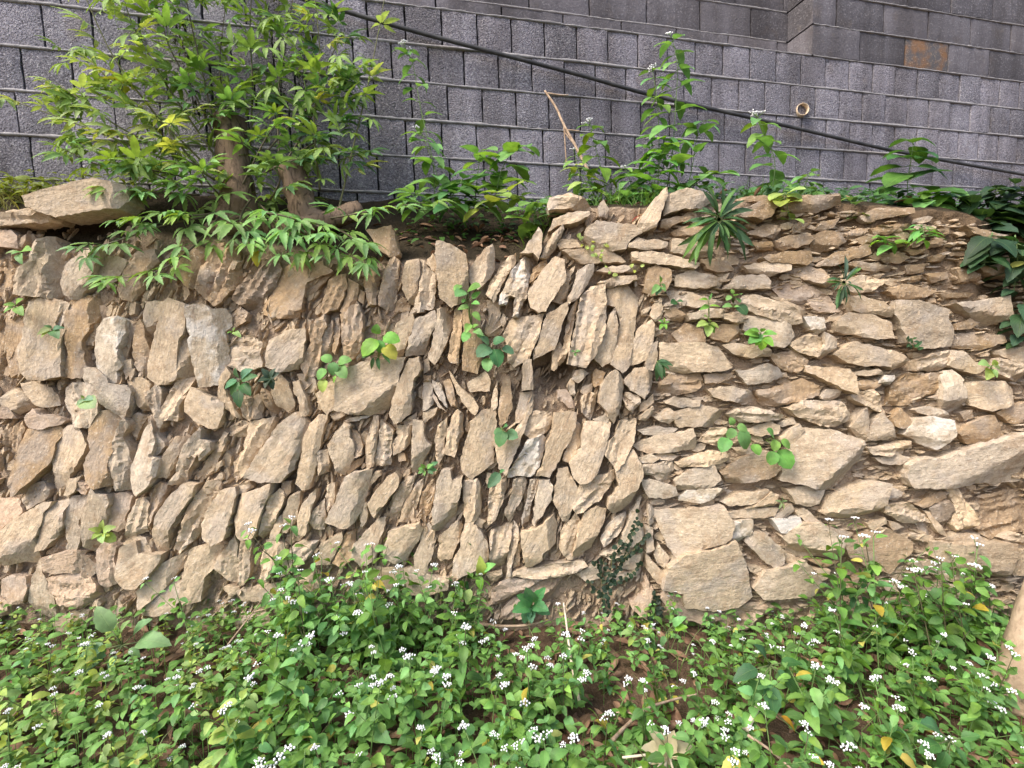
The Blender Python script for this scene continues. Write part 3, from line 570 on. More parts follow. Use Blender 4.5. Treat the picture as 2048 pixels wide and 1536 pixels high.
STONES_R = """
t7 1176,424 1179,429 1162,441 1133,447 1117,449 1098,461 1109,436 1137,424
t7 1176,455 1195,441 1230,447 1277,451 1281,467 1260,479 1252,496 1225,500 1184,492 1170,475
t6 1121,479 1152,479 1162,494 1121,498 1115,490
t6 1125,502 1162,498 1221,498 1250,522 1211,524 1162,525 1137,508
t7 1266,504 1305,502 1355,512 1396,527 1387,537 1332,529 1289,525 1270,520
t7 1260,486 1277,475 1312,477 1336,484 1330,494 1293,500 1258,494
t6 1211,533 1279,529 1289,537 1244,545 1195,541
t7 1197,565 1230,553 1271,551 1273,559 1250,568 1215,574
o6 1297,537 1312,531 1340,541 1342,557 1330,582 1305,590 1289,582 1293,557
o5 1330,617 1352,615 1371,629 1367,641 1344,641 1330,633
t5 1322,594 1326,615 1322,635 1312,643 1301,631 1309,608
t5 1283,621 1299,613 1303,615 1293,631 1285,631
t7 1102,392 1142,384 1176,397 1195,414 1170,413 1099,419 1096,409
t8 1335,373 1337,389 1322,423 1314,452 1288,460 1276,449 1291,426 1308,400
t6 1337,389 1374,376 1400,381 1434,392 1408,414 1365,417 1331,429
t5 1196,414 1208,400 1220,420 1216,434 1199,432
o5 1325,440 1354,432 1382,432 1380,440 1354,446 1334,457 1322,455
o4 1345,463 1365,452 1408,455 1400,472 1351,469
t6 1348,477 1380,480 1417,498 1414,512 1394,518 1342,503
m5 1472,395 1504,388 1668,392 1680,407 1630,423 1573,420 1561,404
m6 1498,414 1542,393 1562,404 1542,432 1526,439 1476,429 1479,414
m4 1498,464 1529,448 1561,455 1554,477 1517,470
m4 1586,451 1624,426 1627,448 1611,464 1586,467
m5 1633,458 1643,445 1679,436 1668,455 1655,459
m5 1554,480 1580,470 1617,467 1627,477 1617,489 1573,499 1561,492
m4 1504,486 1542,483 1548,499 1517,499
m5 1627,470 1655,461 1680,464 1696,480 1671,496 1630,505 1624,492
m6 1529,514 1586,502 1624,499 1628,518 1614,530 1586,527 1542,524
m5 1632,530 1671,505 1737,491 1740,508 1671,530 1639,533
t6 1491,530 1542,521 1583,527 1580,540 1557,546 1542,552 1504,543
o5 1403,518 1453,521 1469,540 1435,544 1416,537
t6 1356,549 1384,541 1431,555 1431,571 1409,576 1353,571
t5 1460,546 1444,568 1431,584 1427,574 1438,555
t7 1476,552 1529,549 1542,562 1540,577 1453,577
o5 1583,540 1602,530 1643,537 1668,565 1655,573 1611,559
p3 1545,574 1580,562 1624,574 1655,593 1614,606 1567,600
p3 1617,600 1655,587 1680,622 1643,625 1624,612
t4 1542,593 1567,596 1617,622 1614,631 1592,625
t7 1494,590 1517,589 1567,606 1598,622 1605,644 1586,647 1517,628 1472,606
t6 1375,628 1419,615 1449,618 1447,634 1381,639
t6 1450,625 1479,623 1498,636 1479,648 1450,637
t5 1337,581 1372,582 1444,603 1441,612 1394,615 1346,603
g6 1498,631 1523,632 1580,643 1584,656 1591,672 1567,694 1542,692 1491,659
t6 1450,690 1472,686 1517,690 1542,700 1542,712 1504,716 1472,709
t7 1324,686 1409,686 1435,697 1460,735 1444,741 1340,746 1324,719
o4 1346,668 1372,646 1403,659 1409,684 1359,684
o4 1422,668 1444,649 1476,649 1482,681 1457,683 1428,678
o5l 1340,749 1400,746 1408,766 1390,782 1353,791 1321,782 1321,766
o5 1409,750 1466,746 1471,761 1447,765 1412,766
g6 1472,741 1498,741 1535,727 1561,738 1569,753 1542,763 1498,769 1488,757
o5 1542,709 1586,701 1617,716 1614,728 1598,746 1561,735
t6 1580,687 1624,667 1650,678 1650,697 1633,714 1592,700
g6 1649,665 1674,678 1676,697 1655,716 1639,712 1652,687
w7 1608,634 1646,635 1652,656 1643,667 1624,659
t7 1617,731 1655,735 1696,738 1709,753 1710,788 1687,779 1649,757 1621,744
t6 1416,779 1466,772 1504,782 1529,804 1491,805 1447,801 1428,794
o5l 1517,782 1567,772 1608,757 1643,772 1639,791 1592,804 1542,815 1526,804
g5 1643,791 1655,779 1684,780 1684,791 1668,801 1646,798
t6 1334,804 1353,794 1400,801 1398,812 1359,815 1334,807
t6 1349,826 1403,810 1453,823 1444,842 1435,854 1397,853 1359,854 1353,845
g7 1463,829 1482,817 1517,815 1564,831 1561,839 1517,845 1488,846
t7 1580,817 1611,802 1684,804 1699,826 1702,839 1674,854 1643,851 1602,835
t5 1498,857 1542,843 1557,851 1554,867 1517,872 1498,867
g4 1557,848 1586,835 1592,848 1567,854
t6 1561,873 1598,848 1608,861 1586,889 1567,886
t5 1397,883 1422,857 1453,857 1457,880 1444,892
t4 1463,895 1498,892 1507,908 1479,908
t8 1592,880 1624,859 1674,864 1725,883 1731,917 1718,943 1706,958 1680,984 1624,973 1589,965 1567,960 1583,917
t5 1281,809 1305,789 1307,805 1293,817 1281,823
t6 1283,832 1305,813 1307,825 1293,842 1281,840
g6 1309,834 1340,817 1359,832 1340,848 1320,842
g5 1277,862 1299,856 1322,854 1355,858 1340,868 1312,873 1287,869
t6 1268,891 1305,875 1344,868 1383,858 1391,887 1387,899 1332,905 1305,908 1281,901
w6 1277,916 1301,909 1320,916 1305,926 1281,926
t5 1305,910 1340,907 1361,912 1338,922 1320,920
g6 1285,930 1348,922 1350,942 1344,969 1320,967 1309,953 1287,948
t6 1353,925 1378,916 1419,903 1453,906 1460,919 1438,928 1400,933 1362,933
g6 1353,963 1378,941 1428,930 1441,960 1428,972 1397,982 1356,982
o6 1444,944 1485,916 1535,903 1557,938 1542,954 1491,966 1463,969
w6 1362,995 1378,982 1435,976 1476,988 1469,995 1435,999 1403,1007 1362,1002
t6 1479,988 1535,979 1542,991 1517,1004 1491,1010 1460,1012 1444,1004
t6 1517,1007 1545,985 1559,991 1551,1013 1529,1015 1494,1017
t6 1576,979 1617,972 1650,982 1639,1007 1624,1013 1592,1007
t5 1457,1026 1491,1017 1557,1017 1548,1032 1488,1040 1460,1039
t5 1557,1026 1583,1009 1592,1026 1573,1037 1548,1037
t5 1608,1017 1639,1042 1633,1048 1611,1043 1595,1026
w6 1545,1039 1573,1039 1602,1036 1605,1048 1580,1064 1561,1064
t7 1312,1026 1340,1023 1403,1020 1444,1013 1465,1051 1457,1077 1447,1086 1422,1092 1372,1111 1356,1114 1340,1095
w6 1469,1045 1504,1040 1504,1067 1488,1089 1447,1092 1466,1064
t6 1498,1064 1529,1067 1570,1102 1570,1130 1557,1138 1535,1127 1510,1102 1494,1086
t7 1570,1077 1608,1051 1643,1047 1680,1077 1684,1086 1674,1121 1617,1121 1592,1117 1583,1089
o5 1655,1054 1707,1067 1690,1099 1680,1102 1684,1077
t5 1494,1133 1529,1140 1526,1152 1517,1155 1501,1143
t4 1567,1105 1589,1111 1592,1127 1580,1135 1572,1121
t7 1510,1177 1535,1143 1583,1135 1611,1124 1630,1146 1649,1171 1630,1193 1573,1198 1529,1198
t5 1630,1140 1662,1141 1658,1155 1643,1162
o4 1621,1122 1677,1122 1671,1136 1643,1133
t8 1338,1136 1372,1110 1440,1100 1470,1085 1492,1130 1507,1197 1480,1218 1430,1225 1372,1214 1369,1186 1328,1178
p5 1330,1186 1366,1190 1372,1216 1430,1228 1440,1240 1400,1248 1340,1225 1325,1200
p4 1440,1225 1505,1205 1560,1215 1540,1260 1450,1260
p5 1776,1200 1823,1193 1857,1220 1860,1254 1816,1258 1782,1240
m5 1724,430 1755,415 1825,416 1826,427 1780,434 1736,443
m5 1746,456 1793,448 1832,449 1812,459 1774,468 1752,465
m4 1689,456 1743,456 1746,468 1698,478
m4 1702,478 1752,468 1752,484 1727,490
m5 1875,459 1900,456 1906,462 1894,471
m5 1932,452 1982,462 2033,471 2007,487 1979,478 1951,468
m4 1758,512 1799,503 1818,516 1799,527 1771,525
m5 1692,528 1720,522 1787,531 1784,541 1733,541
t6 1689,557 1727,550 1774,561 1743,582 1717,588 1695,575
o5 1774,582 1806,569 1853,575 1875,582 1850,594 1806,599
m4 1799,557 1843,550 1853,553 1834,563 1806,566
m4 1812,531 1850,528 1847,544 1818,547
m4 1853,547 1894,544 1900,557 1869,564
m5 1919,538 1951,538 1976,563 1951,560 1925,563
m5 1960,534 2014,528 2036,550 1995,550 1970,544
m4 1862,481 1884,478 1888,490 1865,493
m4 1812,500 1850,497 1856,506 1825,509
m4 1869,512 1891,506 1888,522 1865,522
m4 1900,503 1941,500 1938,509 1900,512
m4 1922,522 1957,519 1957,528 1925,531
m4 1881,588 1951,585 1941,594 1888,597
t7 1705,594 1724,590 1768,604 1788,623 1787,632 1743,626 1711,620
t7 1680,642 1705,624 1743,629 1780,645 1785,676 1752,678 1683,661
t7 1796,602 1837,602 1862,610 1900,620 1900,642 1911,657 1906,690 1850,695 1818,683 1806,648 1791,626
t7 1913,607 1963,601 2023,591 2026,620 2036,638 1982,651 1951,629
m5 1913,648 1941,637 1958,648 1944,657 1913,659
m4 1913,668 1951,665 2004,672 2007,684 1963,700 1910,694
t6 2001,700 2048,694 2064,694 2064,728 2033,725 2004,709
t7 1676,709 1711,684 1755,694 1799,706 1831,728 1796,738 1768,731 1727,731 1702,725
t6 1869,706 1900,701 1903,728 1888,741 1837,741 1837,722
t6 1906,701 1932,703 1970,738 1951,747 1919,741 1900,731
t7 1998,744 2004,716 2064,731 2064,763 2026,758
t6 1714,744 1755,738 1768,749 1736,752 1714,749
o5 1711,763 1752,758 1761,769 1749,779 1711,779
w6 1771,750 1788,750 1784,769 1761,766
o5l 1787,776 1815,750 1881,747 1889,785 1869,798 1825,813 1784,810
g7 1888,753 1900,742 1913,741 1929,760 1943,817 1922,826 1897,820 1888,798
t6 1938,766 1995,763 2014,763 2033,782 2023,810 1982,821 1944,810
o5 1995,826 2026,810 2064,804 2064,848 2020,845
t6 1708,791 1736,782 1752,780 1774,826 1752,820 1711,801
t6 1711,842 1733,817 1739,845 1739,883 1720,873 1702,854
t6 1743,854 1768,826 1787,854 1796,876 1739,883
o5 1787,835 1806,817 1831,848 1806,857 1790,851
w7 1818,870 1843,839 1875,835 1906,842 1910,867 1897,883 1881,900 1853,889
t5 1910,842 1925,857 1906,873
o6 1929,854 1973,832 1988,832 2022,876 1988,886 1947,889 1919,867
g5 1831,820 1862,813 1894,823 1906,835 1875,837 1837,826
d5 1922,826 1944,820 1947,835 1932,842
t6 1746,898 1780,889 1825,883 1831,892 1828,911 1787,914 1755,911
t5 1755,917 1799,908 1825,917 1799,930 1768,927
t7 1648,1026 1667,995 1683,985 1739,965 1777,968 1769,1017 1752,1032 1711,1043 1667,1036
g8 1826,932 1850,919 1894,919 1932,903 1963,894 2064,868 2064,966 2020,972 1988,968 1919,976 1888,976 1837,976 1825,957
o1 1954,995 2023,979 2064,982 2064,1058 2033,1067 2004,1067 1973,1077 1947,1051 1941,1020
t6 1900,979 1922,977 1941,1013 1954,1042 1951,1064 1919,1064 1910,1051 1916,1010
o5 1837,1010 1865,991 1894,985 1897,998 1869,1007 1847,1017
g5 1774,982 1790,976 1806,985 1799,1001 1774,1001
t6 1771,1010 1818,1007 1856,1032 1853,1042 1831,1048 1806,1045 1771,1026
d5 1862,1017 1897,1001 1910,1023 1897,1048 1888,1051 1869,1032
t5 1853,1023 1865,1026 1897,1073 1875,1064
d4 1834,1048 1856,1045 1862,1077 1850,1077
t5 1736,1048 1771,1036 1774,1048 1746,1061
o5 1774,1039 1809,1054 1787,1061
o5 1695,1089 1730,1070 1774,1058 1825,1086 1825,1102 1780,1146 1743,1136 1702,1114
t7 1872,1086 1932,1092 1982,1088 2036,1092 2033,1114 2023,1158 1992,1155 1932,1140 1910,1136 1875,1117
t5 1881,1080 1919,1067 1957,1070 1966,1083 1932,1091 1888,1089
t5 2029,1127 2042,1102 2064,1102 2064,1152 2029,1149
t5 1850,1127 1900,1127 1932,1146 1963,1162 1951,1168 1900,1162 1856,1143
t6 1825,1133 1837,1121 1856,1149 1847,1152
o4 1784,1152 1825,1140 1837,1152 1825,1171 1793,1165
g6 1850,1187 1888,1174 1932,1174 1941,1193 1900,1203 1869,1199
t5 2007,1077 2036,1067 2064,1077 2064,1092 2026,1089
o4 1705,1162 1733,1155 1743,1177 1730,1190 1708,1187
t5 1761,1162 1799,1165 1796,1184 1774,1181
g6 1285,959 1309,962 1334,968 1350,975 1356,990 1334,997 1299,995 1290,978
"""

# ------------------------------------------------------------------ ground
FOOT_Y = 2.115
def ground_z(x, y):
    d = max(0.0, FOOT_Y - y)
    z = -0.15 * min(d, 2.5)
    if d > 2.5: z -= (d - 2.5) * 0.03
    a = 1.0 if -4 < y < 4 and abs(x) < 5 else 0.3
    return z + a * (0.022 * noise.noise(Vector((x * 2.3, y * 2.3, 1.7))) + 0.012 * noise.noise(Vector((x * 7, y * 7, 4.2))))
def build_ground():
    xs = np.concatenate([[-120, -60, -30, -15, -8, -5], np.arange(-3.6, 3.61, 0.06), [5, 8, 15, 30, 60, 120]])
    ys = np.concatenate([[-120, -60, -30, -15, -8, -4, -2, -1, -.5, 0], np.arange(.3, 2.41, 0.06), [3, 5, 10, 30, 60, 120]])
    vs = [(float(x), float(y), ground_z(x, min(y, 2.4))) for y in ys for x in xs]
    n = len(xs); fs = [(j * n + i, j * n + i + 1, (j + 1) * n + i + 1, (j + 1) * n + i) for j in range(len(ys) - 1) for i in range(n - 1)]
    tag(link('ground', mesh('ground', vs, fs, M_GROUND)), kind='structure')
build_ground()

# ------------------------------------------------------------------ block wall behind (geometry needed by the terrace)
BW_TH = math.atan(0.25); BW_TILT = math.atan(0.03)
BW_O = P(1000, 106, 2.9)
BW_M = Matrix.Translation(BW_O) @ Matrix.Rotation(BW_TH, 4, 'Z') @ Matrix.Rotation(-BW_TILT, 4, 'Y')
def bw_y(x): return BW_O.y + (x - BW_O.x) * math.tan(BW_TH)

# ------------------------------------------------------------------ earth bank: fill behind the stones, then the terrace up to the block wall
TOPX = [-500, 0, 60, 240, 330, 520, 700, 740, 860, 1040, 1075, 1120, 1300, 1480, 1660, 1900, 2048, 2500]
TOPY = [430, 428, 425, 440, 480, 500, 525, 540, 535, 540, 520, 420, 415, 405, 405, 425, 455, 470]
def top_py(px): return interp(px, TOPX, TOPY)
def terrace_back_z(x): return 2.0 + 0.055 * max(0.0, x) - 0.03 * max(0.0, -x - 1)
def fill_depth(px, py):
    q = Vector((px * .011, py * .011, 3.3))
    h = .019 + .025 * noise.noise(q) + .014 * noise.noise(q * 3.1) + .009 * noise.noise(q * 7.3) + .006 * noise.noise(q * 17)
    # washed-out hollow among the slabs
    d = math.hypot((px - 1105) / 55, (py - 748) / 38)
    if d < 1.3: h -= .085 * max(0, 1 - d * d / 1.69)
    d = math.hypot((px - 165) / 90, (py - 465) / 28)
    if d < 1.3: h -= .12 * max(0, 1 - d * d / 1.69)
    d = math.hypot((px - 2010) / 50, (py - 520) / 110)
    if d < 1.3: h -= .10 * max(0, 1 - d * d / 1.69)
    d = math.hypot((px - 2010) / 62, (py - 1022) / 48)
    if d < 1.3: h -= .10 * max(0, 1 - d * d / 1.69)
    return h
TN = 16
def terrace_pt(px, t):
    f = P(px, top_py(px), WD)
    xb = f.x * 1.12
    b = Vector((xb, bw_y(xb) + .03, terrace_back_z(xb)))
    p = f.lerp(b, t)
    s = t ** .75
    p.z = lerp(f.z, b.z, s)
    p.z += (.03 * noise.noise(Vector((p.x * 4, p.y * 4, 8))) + .014 * noise.noise(Vector((p.x * 13, p.y * 13, 2)))) * min(1, t * 5)
    return p
def build_bank():
    cols = list(range(-600, -60, 12)) + list(range(-60, 2110, 5)) + list(range(2110, 2640, 12)); rows = 165
    vs = []
    for px in cols:
        tp = top_py(px) + 10 * noise.noise(Vector((px * .02, 0, 5)))
        for j in range(rows):
            py = lerp(1330, tp, j / (rows - 1))
            vs.append(P(px, py, WD - fill_depth(px, py)))
        for k in range(1, TN + 1):
            vs.append(terrace_pt(px, k / TN))
    n = rows + TN
    fs = [(i * n + j, (i + 1) * n + j, (i + 1) * n + j + 1, i * n + j + 1) for i in range(len(cols) - 1) for j in range(n - 1)]
    tag(link('earth_bank', mesh('earth_bank', vs, fs, M_EARTH)), kind='structure')
build_bank()

# ------------------------------------------------------------------ stones
PAL = {'t': (.475, .378, .268), 'g': (.465, .39, .30), 'w': (.47, .395, .30), 'o': (.385, .278, .175), 'p': (.455, .345, .255), 'd': (.27, .21, .155), 'm': (.285, .205, .125)}  # brown 'o' also paints some shrub shade onto stones of the top-left course
def pt_seg(p, a, b):
    ab = b - a; t = max(0, min(1, (p - a).dot(ab) / max(1e-9, ab.length_squared)))
    return (p - (a + ab * t)).length
def stone(parent, spec, idx, side):
    toks = spec.split(); code = toks[0]
    rng = random.Random(idx * 31 + (5 if side == 'R' else 0))
    p = int(code[1]) * .0125 + rng.uniform(-.004, .004)
    lam = code.endswith('l') or (rng.random() < (.36 if side == 'L' else .2) and code[1] not in '89')
    px = [tuple(map(float, q.split(','))) for q in toks[1:]]
    d = WD - p
    pts = [Vector(((x - 1024) / FPX * d, (768 - y) / FPX * d)) for x, y in px]
    c = sum(pts, Vector((0, 0))) / len(pts)
    pts = [(q - c) * 1.05 for q in pts]
    area = sum(pts[i].x * pts[(i + 1) % len(pts)].y - pts[(i + 1) % len(pts)].x * pts[i].y for i in range(len(pts))) / 2
    if area < 0: pts.reverse()
    size = math.sqrt(abs(area))
    # long axis
    sxx = sum(q.x * q.x for q in pts); syy = sum(q.y * q.y for q in pts); sxy = sum(q.x * q.y for q in pts)
    ang = .5 * math.atan2(2 * sxy, sxx - syy)
    ax = Vector((math.cos(ang), math.sin(ang)))
    # broken outline
    out = []
    for i in range(len(pts)):
        a, b = pts[i], pts[(i + 1) % len(pts)]
        L = (b - a).length; n = max(1, round(L / .017)); nrm = Vector((-(b - a).y, (b - a).x)) / max(L, 1e-6)
        for k in range(n):
            q = a.lerp(b, k / n)
            j = .0036 if k else .001
            q = q + nrm * rng.uniform(-j, j)
            out.append(q)
    m = len(out)
    sp = max(.008, min(.012, size / 10)) if lam else max(.011, min(.018, size / 9))
    x0 = min(q.x for q in out); x1 = max(q.x for q in out); y0 = min(q.y for q in out); y1 = max(q.y for q in out)
    inner = []
    x = x0
    while x < x1:
        y = y0
        while y < y1:
            q = Vector((x + rng.uniform(-.35, .35) * sp, y + rng.uniform(-.35, .35) * sp))
            if geometry.intersect_point_tri_2d is None: pass
            inner.append(q); y += sp
        x += sp
    def inside(q):
        r = False; j = m - 1
        for i in range(m):
            if (out[i].y > q.y) != (out[j].y > q.y) and q.x < (out[j].x - out[i].x) * (q.y - out[i].y) / (out[j].y - out[i].y) + out[i].x: r = not r
            j = i
        return r
    inn = []
    for q in inner:
        if inside(q):
            dd = min(pt_seg(q, out[i], out[(i + 1) % m]) for i in range(m))
            if dd > sp * .45: inn.append((q, dd))
    allp = out + [q for q, _ in inn]
    res = geometry.delaunay_2d_cdt([Vector(q) for q in allp], [(i, (i + 1) % m) for i in range(m)], [list(range(m))], 1, 1e-5)
    V2, F2 = res[0], res[2]; orig = res[3]
    # front relief
    gx, gy = rng.uniform(-.10, .16), rng.uniform(-.16, .10)
    creases = []
    base = -25 if side == 'L' else -80
    for k in range(2 if size > .09 else 1):
        if rng.random() < .35: continue
        a = R_(base + rng.uniform(-38, 38)) if k == 0 else rng.uniform(0, 6.28)
        nv = Vector((math.cos(a), math.sin(a)))
        ext = max(q.dot(nv) for q in out)
        creases.append((nv, ext * (rng.uniform(.25, .8) if side == 'L' else rng.uniform(.2, .7)), rng.uniform(.4, 1.6) if k == 0 else rng.uniform(.1, .5)))
    sd = Vector((rng.uniform(0, 90), rng.uniform(0, 90), idx * 1.7))
    edge_w = .004; edge_h = rng.uniform(.0, .001)
    amp = rng.uniform(.5, 1.1) * (1.9 if lam else 1.0)
    tx = Vector((-ax.y, ax.x))
    lw = rng.uniform(.013, .024); loff = {i: rng.uniform(-.009, .004) for i in range(-40, 41)}
    def relief(q, dd):
        h = p + gx * q.x + gy * q.y
        for nv, off, k in creases:
            s = q.dot(nv) - off
            if s > 0: h -= k * s
        u, v = q.dot(ax), q.dot(tx)
        h += .0036 * amp * noise.noise(sd + Vector((q.x * 16, q.y * 16, 0)))
        fl = noise.noise(sd + Vector((u * 9, v * (48 if lam else 26), 9)))         # split bedding leaves
        h += .0060 * amp * (math.floor(fl * 2.2) / 2.2)
        if lam:                                                    # split into parallel leaves
            h += loff[max(-40, min(40, math.floor((v + .008 * noise.noise(sd + Vector((u * 11, v * 11, 2)))) / lw)))]
            h += .004 * noise.noise(sd + Vector((u * 5, v * 90, 4)))
        if dd < edge_w:
            h -= edge_h
            cc = noise.noise(sd + Vector((q.x * 30, q.y * 30, 17)))
            if cc > .35: h -= .03 * (cc - .35)
        return max(h, p - .065)
    N2 = len(V2)
    odd = [0.0] * N2
    for i, o in enumerate(orig):
        if o and o[0] >= m: odd[i] = inn[o[0] - m][1]
    vs = [(*V2[i], relief(V2[i], odd[i])) for i in range(N2)]
    fs = [tuple(f) for f in F2]
    # sides with a split ledge, running back into the fill
    ring = {}
    for i, o in enumerate(orig):
        for k in o:
            if k < m: ring[k] = i
    order = [ring[k] for k in range(m) if k in ring]
    lv = [order]
    for (zz, sc) in ((.55, .985), (.12, .965)):
        cur = []
        for k, vi in enumerate(order):
            x, y, z = vs[vi]
            cur.append(len(vs)); j = rng.uniform(-.0035, .0035)
            vs.append((x * sc + j, y * sc - j, z * zz - (.03 if zz < .2 else 0)))
        lv.append(cur)
    M_ = len(order)
    for A, B in zip(lv[:-1], lv[1:]):
        for k in range(M_):
            k2 = (k + 1) % M_
            fs.append((A[k], B[k], B[k2], A[k2]))
    fs.append(tuple(lv[-1][::-1]))
    # into the local frame: x along the slab's long axis, z out of the wall
    ca, sa = math.cos(-ang), math.sin(-ang)
    vs = [(x * ca - y * sa, x * sa + y * ca, z) for x, y, z in vs]
    me = mesh('stone', vs, fs, M_STONE, True, None, 17)
    o3 = CAM + FW * WD + RT * c.x + UP * c.y
    X = RT * math.cos(ang) + UP * math.sin(ang); Y = -RT * math.sin(ang) + UP * math.cos(ang); Z = -FW
    base_c = PAL[code[0]]; k = rng.uniform(.88, 1.09); wv = rng.uniform(-.008, .012)
    col = (base_c[0] * k + wv, base_c[1] * k, base_c[2] * k - wv, .5 if code[0] == 'w' else 0)
    return link('stone', me, parent, Matrix.Translation(-parent.location) @ mat4(X, Y, Z, o3), col)
wallL = empty('stone_wall', P(640, 1240, WD)); tag(wallL, 'dry stone wall of tan slabs set on edge, leaning in herringbone courses', 'wall')
wallR = empty('stone_wall', P(1660, 1240, WD)); tag(wallR, 'rubble stone wall of flat-laid tan slabs right of the vertical seam', 'wall')
for i, s in enumerate(STONES_L.strip().split('\n')): stone(wallL, s, i, 'L')
for i, s in enumerate(STONES_R.strip().split('\n')): stone(wallR, s, i, 'R')

def chips(parent, pxr, n, seed, flat):
    """small broken chips pressed into the mud between the slabs: too many and too small to pick apart"""
    rng = random.Random(seed); V, F = [], []
    for _ in range(n):
        px = rng.uniform(*pxr); tp = top_py(px) + 12; py = rng.uniform(tp, 1235)
        c = P(px, py, WD - fill_depth(px, py) - rng.uniform(.0, .012))
        L = rng.uniform(.010, .048); W = min(L * .5, rng.uniform(.0025, .009)) if rng.random() < .75 else L * rng.uniform(.3, .6); T = rng.uniform(.004, .020)
        a = R_(rng.gauss(3, 10)) if flat else R_(rng.gauss(66, 15))
        X = RT * math.cos(a) + UP * math.sin(a); Y = -RT * math.sin(a) + UP * math.cos(a); Z = -FW
        k = rng.randint(5, 7); o = len(V); ph = rng.uniform(0, 6)
        for lay in (0, 1):
            for i in range(k):
                t = ph + 6.283 * i / k; r = rng.uniform(.75, 1.1) * (1 if lay == 0 else .8)
                V.append(c + X * (L * r * math.cos(t)) + Y * (W * r * math.sin(t)) + Z * (-.01 if lay == 0 else T * rng.uniform(.6, 1.3)))
        F += [(o + i, o + (i + 1) % k, o + k + (i + 1) % k, o + k + i) for i in range(k)] + [tuple(o + k + i for i in range(k))]
    o = link('stone_chips', mesh('stone_chips', [v - parent.location for v in V], F, M_STONE, False), parent, Matrix.Identity(4), (.43, .335, .23))
    tag(o, kind='stuff')
chips(wallL, (-120, 1310), 4200, 3, False)
chips(wallR, (1290, 2180), 3400, 4, True)

# ------------------------------------------------------------------ block wall
bw = empty('block_wall', BW_O); bw.matrix_world = BW_M
tag(bw, 'grey cinder block wall rising behind the stone terrace', 'wall')
def block_mesh(L, H, D, seed, mat):
    rng = random.Random(seed); nx, nz = max(3, int(L / .03)), max(3, int(H / .03)); vs, fs = [], []
    for j in range(nz + 1):
        for i in range(nx + 1):
            x = L * i / nx; z = H * j / nz
            e = (i in (0, nx)) or (j in (0, nz))
            y = rng.uniform(-.0018, .0018) + (.004 if e else 0)
            vs.append((x + (rng.uniform(-.002, .002)), y, z + (rng.uniform(-.002, .002))))
    n = nx + 1
    fs = [(j * n + i, j * n + i + 1, (j + 1) * n + i + 1, (j + 1) * n + i) for j in range(nz) for i in range(nx)]
    ringi = [i for i in range(n)] + [j * n + nx for j in range(1, nz + 1)] + [nz * n + i for i in range(nx - 1, -1, -1)] + [j * n for j in range(nz - 1, 0, -1)]
    o = len(vs)
    for k in ringi: vs.append((vs[k][0], D, vs[k][2]))
    m = len(ringi)
    for k in range(m): fs.append((ringi[k], o + k, o + (k + 1) % m, ringi[(k + 1) % m]))
    return mesh('block', vs, fs, mat, True, None, 40)
def on_wall_local(px, py):
    d = (P(px, py, 1) - CAM); n_ = BW_M.to_3x3() @ Vector((0, -1, 0)); t = (BW_O - CAM).dot(n_) / d.dot(n_)
    return BW_M.inverted() @ (CAM + d * t)
hdr = [block_mesh(.19, .188, .18, s, M_BLOCK) for s in range(6)]
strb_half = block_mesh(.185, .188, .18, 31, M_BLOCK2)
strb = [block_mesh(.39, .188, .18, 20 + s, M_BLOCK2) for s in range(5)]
def lay(meshes, step, z, phase, s0, s1, y0):
    s = s0 - ((s0 - phase) % step)
    while s < s1:
        if s > s0 - step * .9 and not (y0 == 0 and step > .3 and s < 2.15 - .02):
            link('block', random.choice(meshes), bw, Matrix.Translation((s + .005, y0 + rnd(-.004, .004), z + .006)))
        s += step
ph = {0: -.129, -1: -.0105, -2: -.112, -3: -.152, -4: -.115, -5: -.03, -6: -.14}
for k in range(-5, 1): lay(hdr, .2, k * .2, ph[k], -3.1, 5.0, 0)
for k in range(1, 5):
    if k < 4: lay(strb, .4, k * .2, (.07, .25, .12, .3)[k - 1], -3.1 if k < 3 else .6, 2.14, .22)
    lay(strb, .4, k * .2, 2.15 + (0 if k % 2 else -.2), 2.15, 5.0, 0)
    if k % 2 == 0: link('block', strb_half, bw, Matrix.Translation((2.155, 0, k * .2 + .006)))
def slab(name, x0, x1, y0, y1, z0, z1, mat):
    vs = [(x, y, z) for x in (x0, x1) for y in (y0, y1) for z in (z0, z1)]
    fs = [(0, 1, 3, 2), (4, 6, 7, 5), (0, 4, 5, 1), (2, 3, 7, 6), (0, 2, 6, 4), (1, 5, 7, 3)]
    return link(name, mesh(name, vs, fs, mat, False), bw, Matrix.Identity(4))
slab('wall_core', -3.6, 7.3, .03, .21, -1.4, .17, M_CORE)
slab('wall_core', -3.6, 2.3, .25, .40, .22, 1.98, M_CORE)
slab('wall_core', 2.32, 7.3, .03, .21, .215, 1.98, M_CORE)
# the rest of the wall, higher up and further along than the view reaches
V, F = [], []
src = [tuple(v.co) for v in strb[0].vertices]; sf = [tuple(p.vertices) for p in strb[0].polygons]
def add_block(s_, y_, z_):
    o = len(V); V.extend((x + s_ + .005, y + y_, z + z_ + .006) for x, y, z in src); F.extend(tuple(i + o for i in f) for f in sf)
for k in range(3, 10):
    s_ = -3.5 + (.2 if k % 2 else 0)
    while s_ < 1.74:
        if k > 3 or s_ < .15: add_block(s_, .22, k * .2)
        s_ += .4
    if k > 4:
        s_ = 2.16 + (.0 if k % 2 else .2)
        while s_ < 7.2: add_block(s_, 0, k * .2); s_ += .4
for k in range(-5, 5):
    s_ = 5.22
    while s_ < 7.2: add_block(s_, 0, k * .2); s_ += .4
tag(link('block_courses', mesh('block_courses', V, F, M_BLOCK2, True, None, 40), bw, Matrix.Identity(4)), kind='stuff')
